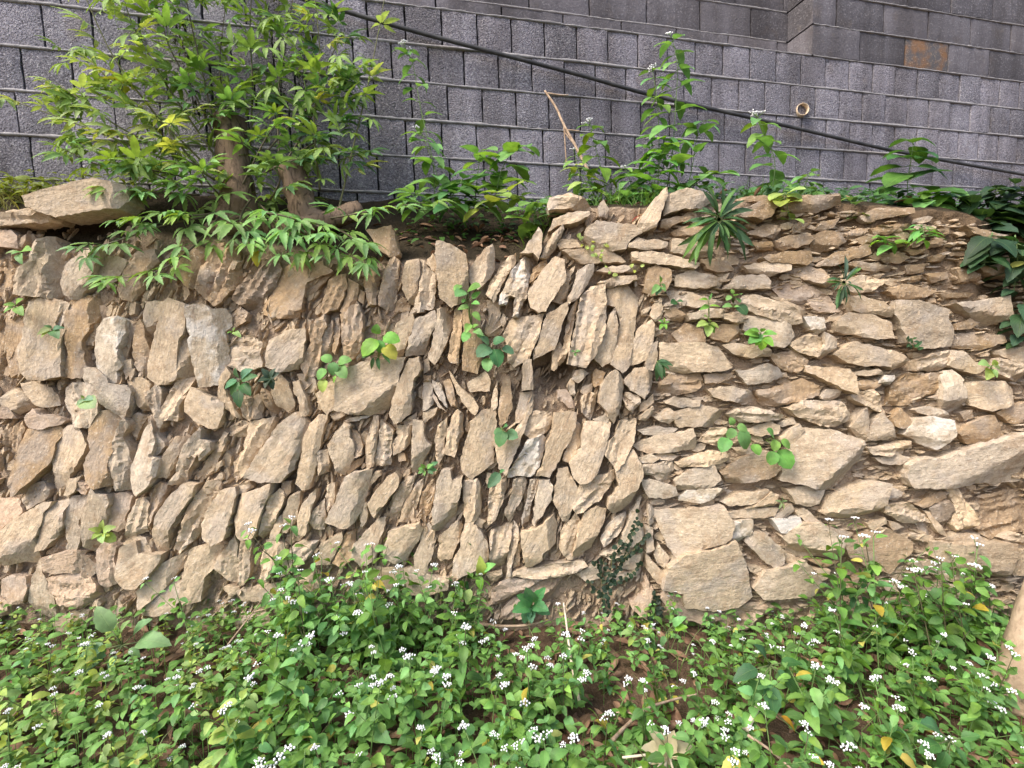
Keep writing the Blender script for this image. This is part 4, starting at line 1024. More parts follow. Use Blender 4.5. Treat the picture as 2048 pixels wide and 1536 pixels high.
# one block stained by rust
def mk_rust():
    b = NB('rust_stained_block'); v, oi = objvec(b); n1 = b.noise(v, 9, 4, .6); n2 = b.noise(v, 80, 4, .75)
    col = b.mix(b.ramp(n1, .40, .66), (.115, .11, .115), (.24, .135, .075)); col = b.mix(b.ramp(n2, .55, .66, 0, .6), col, (.50, .38, .28))
    return b.fin(col, .92, .15, b.bump(n2, .7, .008))
M_RUST = mk_rust()
qs = on_wall_local(1890, 110)
best = min((o for o in bw.children if o.name.startswith('block')), key=lambda o: abs(o.matrix_basis.translation.x + .19 - qs.x) + abs(o.matrix_basis.translation.z + .1 - qs.z))
best.data = best.data.copy(); best.data.materials.clear(); best.data.materials.append(M_RUST); best['label'] = 'rust-stained orange block'
# the return where the upper wall steps forward
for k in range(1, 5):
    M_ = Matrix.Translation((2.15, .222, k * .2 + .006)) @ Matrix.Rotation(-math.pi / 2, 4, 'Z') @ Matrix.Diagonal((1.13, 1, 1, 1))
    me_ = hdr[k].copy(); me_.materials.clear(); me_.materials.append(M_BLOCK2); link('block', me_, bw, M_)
slab('ledge_top', -3.6, 2.14, .012, .40, .195, .205, M_MORTAR)
def mortar(z, x0, x1, y0, wd, seed, pr):
    """squeezed-out bed joint: an uneven ridge"""
    n = int((x1 - x0) / .02); vs, fs = [], []
    for i in range(n + 1):
        x = lerp(x0, x1, i / n)
        a = noise.noise(Vector((x * 5, seed, 0))); b = noise.noise(Vector((x * 21, seed, 3)))
        c = noise.noise(Vector((x * 1.3, seed, 5)))
        hw = wd * (.75 + .6 * a + .6 * b + .5 * c); pk = pr * (.7 + .8 * a + .9 * b + .6 * c); zo = .004 * noise.noise(Vector((x * 3, seed, 9)))
        hw = max(.003, hw); pk = max(-.004, pk)
        for q, (dz, dy) in enumerate(((-1, .02), (-.8, -.3), (0, -1), (.8, -.4), (1, .02))):
            vs.append((x, y0 + (dy * pk if dy < 0 else dy), z + zo + dz * hw))
    for i in range(n):
        for q in range(4): fs.append((i * 5 + q, (i + 1) * 5 + q, (i + 1) * 5 + q + 1, i * 5 + q + 1))
    link('mortar_joint', mesh('mortar_joint', vs, fs, M_MORTAR), bw, Matrix.Identity(4))
for k in range(-6, 1): mortar(k * .2, -2.9, 4.7, 0, .0088, k * 3.1, .0050)
mortar(.2, -2.9, 2.15, .004, .008, 77, .010)
for k in range(2, 5): mortar(k * .2, -3, 2.14, .222, .006, 40 + k, .005)
for k in range(1, 5): mortar(k * .2, 2.16, 4.7, .002, .007, 60 + k, .008)

# ------------------------------------------------------------------ black pipe along the block wall, drain stub
def on_wall(px, py, out=.03):
    """point where the pixel's ray meets the block wall's face, moved out towards the camera side"""
    d = (P(px, py, 1) - CAM); nrm = BW_M.to_3x3() @ Vector((0, -1, 0))
    t = (BW_O + nrm * out - CAM).dot(nrm) / d.dot(nrm)
    return CAM + d * t
cp = bez([on_wall(x, y, .04) for x, y in ((380, -75), (625, 3), (820, 60), (1000, 108), (1160, 150), (1310, 192), (1460, 226), (1600, 258), (1800, 304), (2048, 349), (2250, 382))], 8)
vs, fs = tube_geo(cp, .0115, 10)
tag(link('pipe', mesh('pipe', vs, fs, M_PIPE)), 'long black plastic pipe slanting down across the block wall', 'pipe')
c0 = on_wall(1602, 222, 0); nrm = BW_M.to_3x3() @ Vector((0, -1, 0)); axd = (nrm + Vector((-.30, 0, .02))).normalized()
ro = empty('drain_pipe', c0); tag(ro, 'short buff plastic drain pipe stub sticking out of the block wall', 'pipe')
def ring_tube(L, r0, r1, mat):
    X, Y, Z = frame(axd, Vector((0, 0, 1))); vs, fs = [], []; n = 24
    prof = [(-.05, r0), (L, r0), (L + .002, (r0 + r1) / 2), (L, r1), (-.05, r1)]
    for (a, r) in prof:
        for k in range(n):
            t = 6.2832 * k / n; vs.append(X * a + (Y * math.cos(t) + Z * math.sin(t)) * r)
    for j in range(len(prof) - 1):
        for k in range(n): fs.append((j * n + k, j * n + (k + 1) % n, (j + 1) * n + (k + 1) % n, (j + 1) * n + k))
    return mesh('pipe_ring', vs, fs, mat)
link('pipe_body', ring_tube(.028, .041, .036, M_PVC), ro, Matrix.Identity(4))

# ------------------------------------------------------------------ leaves
def leaf_geo(w, a=.5, b=.9, n=6, fold=.22, droop=.22, serr=0.0, twist=0.0, curl=0.0):
    """unit leaf along +x, face +z; returns verts, faces, uvs"""
    norm = max((t / 50) ** a * (1 - t / 50) ** b for t in range(51))
    vs, fs, uv = [], [], []
    for i in range(n + 1):
        t = i / n
        hw = .5 * w * (t ** a * (1 - t) ** b) / norm if 0 < t < 1 else 0.004
        if serr and 0 < i < n: hw *= 1 + serr * (1 if i % 2 else -1)
        z0 = -droop * t * t + .05 * math.sin(t * 3.1)
        for s in (-1, -.5, 0, .5, 1):
            zz = z0 + fold * abs(s) * hw - curl * (abs(s) ** 2) * hw
            y = s * hw * math.cos(fold * .5)
            vs.append(Vector((t + (0.02 if serr and i % 2 and abs(s) == 1 else 0), y + twist * t * t, zz + twist * s * hw * t * 2))); uv.append((t, .5 + .5 * s))
    for i in range(n):
        for k in range(4):
            q = i * 5 + k
            fs.append((q, q + 5, q + 6, q + 1))
    return vs, fs, uv
def leaf_mesh(name, **kw):
    v, f, u = leaf_geo(**kw); return mesh(name, v, f, M_LEAF, True, u)
OV = [leaf_mesh('leaf_ovate', w=.60, a=.5, b=.85, droop=d, fold=f, twist=t, serr=.05, n=8) for d, f, t in ((.18, .25, .03), (.32, .15, -.05), (.08, .35, .06), (.42, .2, .02))]
RN = [leaf_mesh('leaf_round', w=.84, a=.42, b=.62, droop=d, fold=f, twist=t, serr=.035, n=9) for d, f, t in ((.15, .15, .02), (.28, .1, -.04), (.10, .22, .04))]
LN = [leaf_mesh('leaf_lance', w=.34, a=.7, b=1.0, droop=d, fold=f, n=7) for d, f in ((.25, .3), (.45, .2), (.1, .35))]
SP = [leaf_mesh('leaf_strap', w=.155, a=.8, b=.55, droop=d, fold=f, serr=.06, n=9) for d, f in ((.3, .3), (.55, .25), (.15, .35))]
KIND = {'o': OV, 'r': RN, 'l': LN, 's': SP}
def compound(seed, L=1.0):
    """five toothed leaflets on one stalk, unit size = middle leaflet"""
    rng = random.Random(seed); parts = []; uvs = []
    def put(ang, ln, dz, x0=.62, w=.29):
        v, f, u = leaf_geo(w=w, a=.75, b=1.0, n=12, fold=rng.uniform(.15, .4), droop=rng.uniform(.1, .4), serr=.13, twist=rng.uniform(-.06, .06))
        ca, sa = math.cos(ang), math.sin(ang); t = rng.uniform(-.35, .35); ct, st = math.cos(t), math.sin(t)
        o = []
        for q in v:
            y, z = q.y * ct - q.z * st, q.y * st + q.z * ct
            x = q.x * ln; y *= ln; z = z * ln + dz * q.x
            o.append(Vector((x0 + .10 * math.cos(ang) + x * ca - y * sa, .10 * math.sin(ang) + x * sa + y * ca, z)))
        parts.append((o, f)); uvs.extend(u)
    put(rng.uniform(-.1, .1), 1.0, -.1)
    put(.72 + rng.uniform(-.12, .12), .86, -.15); put(-.72 + rng.uniform(-.12, .12), .86, -.15)
    put(1.55 + rng.uniform(-.15, .15), .55, -.12, w=.33); put(-1.55 + rng.uniform(-.15, .15), .55, -.12, w=.4)
    st = tube_geo([Vector((0, 0, 0)), Vector((.32, 0, .06)), Vector((.64, 0, .0))], .012, 4)
    parts.append(st); uvs.extend([(.5, .9)] * len(st[0]))
    V, F = join_geo(parts)
    return mesh('compound_leaf', V, F, M_LEAF, True, uvs)
CP = [compound(s) for s in range(6)]

GREEN = (.155, .335, .085); YGREEN = (.29, .42, .11); DGREEN = (.045, .125, .045); BLUEG = (.085, .22, .10); YELLOW = (.46, .40, .05)
PALEG = (.22, .30, .12)
def vary(c, k=.18):
    f = rnd(1 - k, 1 + k); g = rnd(-.12, .12)
    return (c[0] * f * (1 + g), c[1] * f, c[2] * f * (1 - g))
def put_leaf(root, me, B, T, nrm, col, roll=0.0):
    L = (T - B).length
    X, Y, Z = frame(T - B, nrm)
    if roll:
        Y2 = Y * math.cos(roll) + Z * math.sin(roll); Z = X.cross(Y2); Y = Y2
    M_ = Matrix.Translation(B - root.location) @ mat4(X, Y, Z, Vector((0, 0, 0))) @ Matrix.Scale(L, 4)
    return link('leaf', me, root, M_, col)
def stems(root, lines, r0, r1, col, name='stem', n=5):
    parts = []
    for ln in lines:
        m = len(ln); parts.append(tube_geo([q - root.location for q in ln], [lerp(r0, r1, i / max(1, m - 1)) for i in range(m)], n))
    V, F = join_geo(parts)
    return link(name, mesh(name, V, F, M_STEM), root, Matrix.Identity(4), col)

# white button flowers
def flower_geo(seed, n=9, spread=.024, r=.0050):
    rng = random.Random(seed); parts = []
    for i in range(n):
        a = i * 2.4; rr = spread * math.sqrt((i + .3) / n)
        c = Vector((rr * math.cos(a), rr * math.sin(a), .006 - 9 * rr * rr + rng.uniform(-.002, .002)))
        vs, fs = [], []; k = 6; R = r * rng.uniform(.75, 1.2)
        rings = ((-.8, .55), (-.2, .95), (.45, .95), (.85, .6))
        for (z, q) in rings:
            for j in range(k):
                t = 6.283 * j / k + z; s = q * rng.uniform(.8, 1.2); vs.append(c + Vector((math.cos(t) * s, math.sin(t) * s, z)) * R)
        for u in range(3):
            for j in range(k): fs.append((u * k + j, u * k + (j + 1) % k, (u + 1) * k + (j + 1) % k, (u + 1) * k + j))
        fs.append(tuple(3 * k + j for j in range(k)))
        parts.append((vs, fs))
    V, F = join_geo(parts)
    return mesh('flower_head', V, F, M_PETAL, True)
FL = [flower_geo(s, n) for s, n in ((1, 5), (2, 8), (3, 11), (4, 14))]

# ------------------------------------------------------------------ white-flowered weeds at the foot of the wall
def weed_variant(seed, h):
    """list of (part name, mesh or None, matrix) in the plant's own frame plus stem geometry"""
    rng = random.Random(seed); parts = []; sg = []
    lean = Vector((rng.uniform(-.25, .25), rng.uniform(-.25, .12), 1)).normalized()
    def shoot(b, dirv, L, r0, nn, lf, flowers, az0):
        pts = []
        bend = Vector((rng.uniform(-.25, .25), rng.uniform(-.25, .25), .15))
        for i in range(6):
            t = i / 5; pts.append(b + dirv * (L * t) + bend * (L * t * t * .4))
        sg.append(tube_geo(pts, [lerp(r0, r0 * .5, i / 5) for i in range(6)], 5))
        for k in range(nn):
            t = lerp(.18, .97, (k + rng.uniform(-.15, .15)) / max(1, nn - 1)) if nn > 1 else .9
            t = min(max(t, .05), 1); q = pts[min(5, int(t * 5))].lerp(pts[min(5, int(t * 5) + 1)], t * 5 - int(t * 5))
            ll = lf * lerp(1.0, .55, t) * rng.uniform(.8, 1.2)
            for s in (0, math.pi):
                az = az0 + k * 1.57 + s + rng.uniform(-.35, .35)
                el = rng.uniform(-.55, .5)
                D = Vector((math.cos(az) * math.cos(el), math.sin(az) * math.cos(el), math.sin(el)))
                B = q + D * ll * .18
                X, Y, Z = frame(D, Vector((rng.uniform(-.6, .6), rng.uniform(-1.2, .2), 1)))
                parts.append(('leaf', rng.choice(OV), Matrix.Translation(B) @ mat4(X, Y, Z, Vector((0, 0, 0))) @ Matrix.Scale(ll, 4)))
        tip = pts[-1]
        for f in range(flowers):
            az = rng.uniform(0, 6.28); D = Vector((math.cos(az) * .5, math.sin(az) * .5, 1)).normalized(); e = tip + D * rng.uniform(.012, .045) * (1 if f else .6)
            sg.append(tube_geo([tip, e], .0011, 4))
            X, Y, Z = frame(Vector((math.cos(az), math.sin(az), 0)), D)
            parts.append(('flower_head', rng.choice(FL[:3]), Matrix.Translation(e) @ mat4(X, Y, Z, Vector((0, 0, 0))) @ Matrix.Scale(rng.uniform(.4, .72), 4)))
        return pts
    main = shoot(Vector((0, 0, -.02)), lean, h, .0028, rng.randint(7, 8), .072, rng.choice((0, 1, 1, 2, 2)), rng.uniform(0, 6))
    for k in range(rng.randint(3, 4)):
        i = rng.randint(1, 3); az = rng.uniform(0, 6.28)
        D = Vector((math.cos(az) * .75, math.sin(az) * .75, .8)).normalized()
        shoot(main[i], D, h * rng.uniform(.3, .55), .0017, rng.randint(3, 4), .050, rng.choice((0, 0, 1)), rng.uniform(0, 6))
    V, F = join_geo(sg)
    return parts, mesh('stem', V, F, M_STEM)
WV = [weed_variant(100 + i, h) for i, h in enumerate((.22, .26, .30, .24, .34, .20, .28))]
WVF = [weed_variant(200 + i, h) for i, h in enumerate((.40, .44, .38))]
def weed_label(x, variant, col, tall):
    fl = any(p[0] == 'flower_head' for p in variant[0])
    place = zone(x)
    look = ('tall ' if tall else '') + ('white-flowered ' if fl else 'flowerless ') + ('yellow-green' if col is YGREEN else 'green') + ' weed'
    return look + ' ' + place[0], look.replace('weed', 'weeds') + ' ' + place[1]
def weed(x, y, variant, sc, rz, col, label, group, flowers=True):
    root = empty('flowering_weed', Vector((x, y, ground_z(x, y))))
    root.rotation_euler = (rnd(-.12, .12), rnd(-.12, .12), rz); root.scale = (sc, sc, sc)
    tag(root, label, 'weed', group)
    parts, st = variant
    link('stem', st, root, Matrix.Identity(4), (.09, .085, .04) if random.random() < .4 else (.12, .2, .06))
    for nm, me, M_ in parts:
        if nm == 'flower_head' and not flowers: continue
        link(nm, me, root, M_, vary(col if random.random() > .035 else (.42, .40, .08), .26) if nm == 'leaf' else (1, 1, 1))
ZONES = ((-9, -.95, 'in the carpet at the lower left', 'at the lower left'),
         (-.95, .22, 'at the foot of the herringbone wall', 'below the herringbone wall'),
         (.22, .75, 'among dead leaves below the wall seam', 'below the seam'),
         (.75, 9, 'at the foot of the flat-laid wall', 'below the flat-laid wall'))
def zone(x):
    for a, b, l, g in ZONES:
        if a <= x < b: return l, g
def visible(x, y, z):
    d = Vector((x, y, z)) - CAM; dep = d.dot(FW)
    return 1024 + d.dot(RT) / dep * FPX, 768 - d.dot(UP) / dep * FPX
def density(px, py):
    """how thickly the weeds stand (photo layout)"""
    k = 1.0
    for cx, cy, rx, ry, f in ((1280, 1385, 130, 95, .12), (1650, 1470, 150, 75, .1), (1085, 1245, 150, 55, .03), (330, 1310, 100, 60, .3), (2030, 1400, 60, 200, .3), (1345, 1275, 80, 55, .12), (1190, 1455, 80, 60, .25), (1010, 1260, 60, 40, .2), (90, 1400, 60, 40, .3), (620, 1420, 50, 40, .35)):
        if ((px - cx) / rx) ** 2 + ((py - cy) / ry) ** 2 < 1: k = min(k, f)
    return k
cnt = 0; placed = []; tries = 0
rw = random.Random(11)
while cnt < 185 and tries < 9000:
    tries += 1
    y = rw.uniform(.95, 2.05); x = rw.uniform(-1.0, 1.0) * (y * 1.06 + .25)
    z = ground_z(x, y); px, py = visible(x, y, z + .05)
    if not (-80 < px < 2130) or py > 1700: continue
    if rw.random() > min(density(px, py), density(*visible(x, y, z + .17))): continue
    if any((x - a) ** 2 + (y - b) ** 2 < .105 ** 2 for a, b in placed): continue
    placed.append((x, y)); cnt += 1
    tall = (560 < px < 1010 and y > 1.75 and rw.random() < .7) or (1600 < px < 1980 and y > 1.78 and rw.random() < .55)
    var = rw.choice(WVF) if tall else rw.choice(WV)
    sc = rw.uniform(.78, 1.08)
    if px < 420: sc *= .8
    if y > 1.72 and not (540 < px < 960 or 1640 < px < 1990): sc *= .62
    elif y > 1.72: sc *= 1.25
    col = YGREEN if (px < 500 and rw.random() < .8) else (GREEN if rw.random() < .75 else (.10, .23, .04))
    l, g = weed_label(x, var, col, tall)
    weed(x, y, var, sc, rw.uniform(0, 6.28), col, l, g)
for px, py, dep, vi, sc in ((600, 1240, 2.02, 2, 1.0), (680, 1235, 2.0, 1, .95), (720, 1250, 1.98, 0, .9), (800, 1250, 1.98, 2, .95), (890, 1250, 2.0, 1, .85), (1690, 1240, 2.0, 1, .75), (1760, 1250, 2.0, 0, .7), (1900, 1240, 2.02, 2, .8), (1950, 1250, 2.0, 1, .7), (630, 1230, 2.0, 0, 1.0), (560, 1250, 2.0, 1, .85), (760, 1240, 2.02, 1, .95), (840, 1245, 2.02, 2, .9), (930, 1240, 2.0, 0, .8), (1135, 1330, 1.95, 2, .62), (1215, 1320, 1.97, 0, .5), (400, 1270, 1.95, 1, .8)):
    q = P(px, py, dep); l, g = weed_label(q.x, WVF[vi], GREEN, True)
    weed(q.x, min(q.y, 2.03), WVF[vi], sc, rnd(0, 6), GREEN, l, g)

def carpet(name, label, n, xr, yr, hmax, lsize, col, seed, dens=True):
    """low seedlings and ground cover nobody could count"""
    rng = random.Random(seed); base = [leaf_geo(w=.6, a=.5, b=.85, n=4, droop=d, fold=f) for d, f in ((.2, .25), (.35, .15))]
    V, F, U = [], [], []
    for _ in range(n):
        y = rng.uniform(*yr); x = rng.uniform(*xr) * (y if dens else 1)
        z = ground_z(x, y)
        if dens:
            px, py = visible(x, y, z)
            if rng.random() > density(px, py - 15) + .02: continue
        h = rng.uniform(.005, hmax); az = rng.uniform(0, 6.28); el = rng.uniform(-.2, .6); L = rng.uniform(.5, 1.1) * lsize
        D = Vector((math.cos(az) * math.cos(el), math.sin(az) * math.cos(el), math.sin(el)))
        X, Y, Z = frame(D, Vector((rng.uniform(-.4, .4), rng.uniform(-.6, .2), 1))); v, f, u = base[rng.randint(0, 1)]
        o = len(V); B = Vector((x, y, z + h))
        V += [B + (X * q.x + Y * q.y + Z * q.z) * L for q in v]; F += [tuple(i + o for i in t) for t in f]; U += u
        if rng.random() < .5:
            s = tube_geo([Vector((x, y, z - .01)), B], .0012, 3, cap=False); o = len(V); V += s[0]; F += [tuple(i + o for i in t) for t in s[1]]; U += [(.5, .9)] * len(s[0])
    tag(link(name, mesh(name, V, F, M_LEAF, True, U), None, None, col), label, 'ground cover', kind='stuff')
carpet('ground_cover', 'low green seedlings covering the soil below the wall', 6000, (-1.2, 1.2), (.9, 2.09), .13, .046, (.15, .32, .08), 5)

rng = random.Random(91); V, F, U = [], [], []
for _ in range(260):
    y = rng.uniform(1.0, 2.06); x = rng.uniform(-1.1, 1.1) * y; q = Vector((x, y, ground_z(x, y))); L = rng.uniform(.08, .24); d = Vector((rng.uniform(-.7, .7), rng.uniform(-.7, .5), 1)).normalized(); X = Vector((1, rng.uniform(-.5, .5), 0)) * .0024; o = len(V)
    for t in (0, .4, .75, 1):
        c = q + d * (L * t) + Vector((d.x, d.y, -.6)) * (L * t * t * .7); V += [c - X * (1 - t * .9), c + X * (1 - t * .9)]; U += [(t, .2), (t, .8)]
    F += [(o, o + 1, o + 3, o + 2), (o + 2, o + 3, o + 5, o + 4), (o + 4, o + 5, o + 7, o + 6)]
tag(link('grass', mesh('grass', V, F, M_LEAF, True, U), None, None, (.24, .32, .11)), 'thin grass blades scattered through the weeds below the wall', 'grass', kind='stuff')

# ------------------------------------------------------------------ dead leaves and litter
def litter(name, label, n, fn, seed, size=.06):
    rng = random.Random(seed); V, F, U = [], [], []
    gs = [leaf_geo(w=.38, a=.7, b=.9, n=5, fold=f, droop=d, curl=c, twist=t) for f, d, c, t in ((.5, .2, 0, .1), (.9, -.3, .0, -.1), (.2, .4, .8, .15))]
    for _ in range(n):
        B = fn(rng)
        if B is None: continue
        az = rng.uniform(0, 6.28); el = rng.uniform(-.15, .25); L = size * rng.uniform(.6, 1.3)
        D = Vector((math.cos(az) * math.cos(el), math.sin(az) * math.cos(el), math.sin(el)))
        X, Y, Z = frame(D, Vector((rng.uniform(-.6, .6), rng.uniform(-.8, .3), 1))); v, f, u = rng.choice(gs); o = len(V)
        V += [B + (X * q.x + Y * q.y + Z * q.z) * L for q in v]; F += [tuple(i + o for i in t) for t in f]; U += u
    tag(link(name, mesh(name, V, F, M_DEAD, True, U)), label, 'leaf litter', kind='stuff')
def lg(rng):
    y = rng.uniform(.9, 2.08); x = rng.uniform(-1.1, 1.1) * y; return Vector((x, y, ground_z(x, y) + rng.uniform(.004, .02)))
litter('leaf_litter', 'brown dead leaves lying on the soil below the wall', 1300, lg, 8, .075)
def lt(rng):
    px = rng.choice((rng.uniform(740, 1080), rng.uniform(900, 1080), rng.uniform(1100, 1980))); t = rng.uniform(.0, .45); return terrace_pt(px, t) + Vector((0, 0, .012))
litter('leaf_litter', 'reddish brown dead leaves caught on the bank above the wall', 170, lt, 9, .05)

# ------------------------------------------------------------------ plants rooted in the wall, leaf by leaf
def wall_plant(name, label, cat, rootpx, leaves, dep=WD - .085, col=GREEN, out=.05, stemcol=None, sr=.0016, mid=None):
    """leaves: (base x, base y, tip x, tip y, kind[, colour])"""
    r = P(rootpx[0], rootpx[1], dep + .04)
    root = empty(name, r); tag(root, label, cat)
    lines = []
    for i, lf in enumerate(leaves):
        bx, by, tx, ty, kd = lf[:5]; c = lf[5] if len(lf) > 5 else col
        B = P(bx, by, dep - out * rnd(.6, 1.1)); T = P(tx, ty, dep - out * rnd(.7, 1.5) - .01)
        nrm = (-FW * .8 + UP * .55 + RT * rnd(-.25, .25)).normalized()
        put_leaf(root, random.choice(KIND[kd]), B, T, nrm, vary(c, .3 if kd == 's' else .12), rnd(-.9, .9) if kd == 's' else rnd(-.2, .2))
        m_ = P(*(mid or ((rootpx[0] + bx) / 2, min(rootpx[1], by) - 1)), dep - out * .3)
        lines.append([r, r.lerp(B, .5) + (m_ - r.lerp(B, .5)) * .5, B])
    stems(root, lines, sr * 1.2, sr * .7, stemcol or (.12, .17, .05))
    return root
Y_ = YELLOW; BG = (.15, .37, .06)
wall_plant('bean_seedling', 'bright green round-leaved seedling with one yellow leaf above the big slab', 'plant', (757, 718),
  [(752, 668, 752, 652, 'r', BG), (755, 680, 722, 706, 'r', BG), (758, 680, 761, 706, 'r', BG), (766, 674, 799, 682, 'r', BG), (768, 692, 792, 712, 'r', Y_), (750, 705, 720, 714, 'l', DGREEN), (765, 708, 780, 722, 'l', DGREEN), (748, 715, 740, 738, 'l', DGREEN), (756, 715, 757, 738, 'l', DGREEN)])
wall_plant('bean_seedling', 'green seedling with holed round leaves hanging left of the big slab', 'plant', (672, 738),
  [(664, 722, 642, 712, 'r'), (668, 724, 664, 750, 'r'), (676, 724, 698, 716, 'r'), (678, 732, 690, 756, 'r'), (652, 738, 634, 758, 'r', BG), (650, 758, 642, 784, 'r', YGREEN), (672, 752, 664, 764, 'o', BG)])
wall_plant('bean_seedling', 'bluish green plant with five ribbed round leaves in mid herringbone wall', 'plant', (984, 712),
  [(978, 688, 962, 674, 'r', BLUEG), (986, 686, 1008, 676, 'r', BLUEG), (980, 694, 954, 710, 'r', BLUEG), (988, 698, 1000, 728, 'r', BLUEG), (1004, 696, 1028, 706, 'r', BLUEG), (976, 716, 974, 742, 'r', GREEN)], col=BLUEG)
wall_plant('flowering_weed', 'upright green weed with one white bud in mid herringbone wall', 'weed', (943, 672),
  [(930, 582, 910, 590, 'r'), (936, 580, 958, 570, 'r'), (922, 570, 908, 580, 'r'), (930, 598, 924, 604, 'r', BG), (944, 598, 960, 582, 'o', BG), (944, 606, 958, 608, 'o', BG), (938, 614, 914, 616, 'o'), (946, 624, 960, 640, 'o'), (940, 648, 930, 664, 'o'), (944, 656, 956, 650, 'o'), (938, 664, 926, 680, 'r', BG), (954, 668, 972, 676, 'o', BG), (948, 660, 962, 664, 'o')], mid=(942, 630))
wall_plant('bean_seedling', 'small bluish trefoil seedling in the lower herringbone courses', 'plant', (1000, 856), [(1006, 862, 998, 890, 'r', BLUEG), (1012, 866, 1034, 874, 'r', BLUEG), (1004, 860, 988, 866, 'r', BLUEG), (1006, 856, 1012, 850, 'o', BLUEG)])
wall_plant('bean_seedling', 'narrow pale seedling hanging below the trefoil seedling', 'plant', (1000, 945), [(1000, 946, 974, 974, 'o', BLUEG), (1000, 944, 1008, 940, 'o', BLUEG)])
wall_plant('bean_seedling', 'dark green seedling beside a charcoal rosette on the left of the wall', 'plant', (480, 775),
  [(478, 756, 468, 738, 'o', BLUEG), (482, 756, 494, 736, 'o', BLUEG), (474, 760, 448, 776, 'o', BLUEG), (478, 764, 456, 788, 'o', BLUEG), (484, 760, 504, 748, 'o', BLUEG), (484, 768, 498, 788, 'o', DGREEN), (478, 780, 476, 814, 'o', DGREEN)])
wall_plant('leaf_rosette', 'charcoal green rosette of blunt leaves on the left of the wall', 'plant', (540, 758), [(540, 756, 524, 738, 'o', (.04, .075, .05)), (540, 756, 516, 760, 'o', (.04, .075, .05)), (540, 757, 528, 776, 'o', (.04, .075, .05)), (541, 757, 545, 775, 'o', (.04, .075, .05)), (541, 756, 558, 746, 'o', (.04, .075, .05)), (541, 755, 544, 738, 'o', (.04, .075, .05))])
wall_plant('bean_seedling', 'tiny two-leaved seedling below the clod on the upper left of the wall', 'plant', (466, 666), [(465, 664, 454, 666, 'o'), (467, 664, 478, 668, 'o', YGREEN), (466, 662, 470, 655, 'o')], out=.03)
wall_plant('bean_seedling', 'large-leaved green creeper left of the biggest pale slab', 'plant', (1500, 870),
  [(1466, 850, 1462, 836, 'r'), (1470, 858, 1456, 876, 'r'), (1474, 852, 1496, 858, 'r'), (1478, 862, 1498, 898, 'r'), (1456, 876, 1442, 902, 'r', BG), (1506, 888, 1518, 910, 'r', BG)], mid=(1484, 866))
wall_plant('bean_seedling', 'fresh green creeper with one big leaf over the biggest pale slab', 'plant', (1530, 880),
  [(1548, 876, 1542, 858, 'r', BG), (1552, 880, 1548, 902, 'r'), (1562, 880, 1582, 896, 'r'), (1556, 900, 1582, 938, 'r', BG), (1548, 902, 1540, 930, 'r', BG)])
wall_plant('leafy_plant', 'yellow-green four-leaved plant in the upper flat-laid courses', 'plant', (1417, 672), [(1415, 645, 1394, 650, 'o', YGREEN), (1417, 642, 1416, 628, 'o', YGREEN), (1419, 646, 1438, 656, 'o', YGREEN), (1416, 650, 1414, 672, 'o', YGREEN), (1420, 650, 1432, 664, 'o', BG), (1418, 612, 1400, 618, 'l', BG), (1419, 612, 1440, 610, 'l', BG), (1418, 600, 1424, 586, 'l', BG), (1416, 600, 1402, 596, 'l', BG)], mid=(1418, 630))
wall_plant('leafy_plant', 'bushy bright green plant on a grey stone in the flat-laid wall', 'plant', (1522, 690), [(1518, 668, 1492, 664, 'o', BG), (1520, 664, 1508, 656, 'o', BG), (1522, 664, 1530, 656, 'o', BG), (1526, 668, 1548, 662, 'o', BG), (1518, 674, 1496, 684, 'o', BG), (1524, 676, 1526, 698, 'r', BG), (1528, 674, 1546, 690, 'o', BG), (1520, 678, 1510, 690, 'o', BG), (1522, 668, 1522, 680, 'o', BG)])
wall_plant('leafy_plant', 'pair of round green leaf clusters left of the sloping slab', 'plant', (1466, 610), [(1462, 592, 1452, 600, 'r'), (1466, 588, 1464, 578, 'r'), (1470, 592, 1482, 586, 'r'), (1472, 596, 1480, 604, 'r'), (1476, 610, 1494, 628, 'r', DGREEN), (1464, 612, 1450, 608, 'o'), (1468, 614, 1478, 612, 'o')])
wall_plant('leafy_plant', 'small nettle-shaped green plant in a brown stone near the seam', 'plant', (1320, 580), [(1320, 566, 1322, 552, 'o'), (1322, 568, 1332, 572, 'o'), (1318, 570, 1306, 582, 'o'), (1320, 574, 1314, 588, 'o', BLUEG), (1323, 574, 1332, 582, 'o')], out=.03)
wall_plant('leafy_plant', 'pale green starry seedling just right of the wall seam', 'plant', (1327, 646), [(1327, 645, 1320, 640, 'o', BG), (1328, 644, 1330, 636, 'o', BG), (1330, 646, 1338, 642, 'o', BG), (1329, 648, 1334, 656, 'o', BG), (1326, 648, 1320, 655, 'o', BG)], out=.03)
wall_plant('leafy_plant', 'two-leaved dark seedling beneath the nettle-shaped plant', 'plant', (1354, 604), [(1353, 603, 1343, 605, 'r', DGREEN), (1355, 602, 1366, 602, 'r', DGREEN)], out=.02)
wall_plant('grass_tuft', 'dark drooping grass tuft on the wall seam', 'grass', (1316, 722), [(1316, 722, 1346, 730, 'l', DGREEN), (1316, 724, 1340, 738, 'l', DGREEN), (1316, 724, 1332, 752, 'l', DGREEN), (1314, 724, 1318, 760, 'l', DGREEN), (1316, 722, 1338, 722, 'l', DGREEN), (1315, 725, 1325, 758, 'l', DGREEN)])
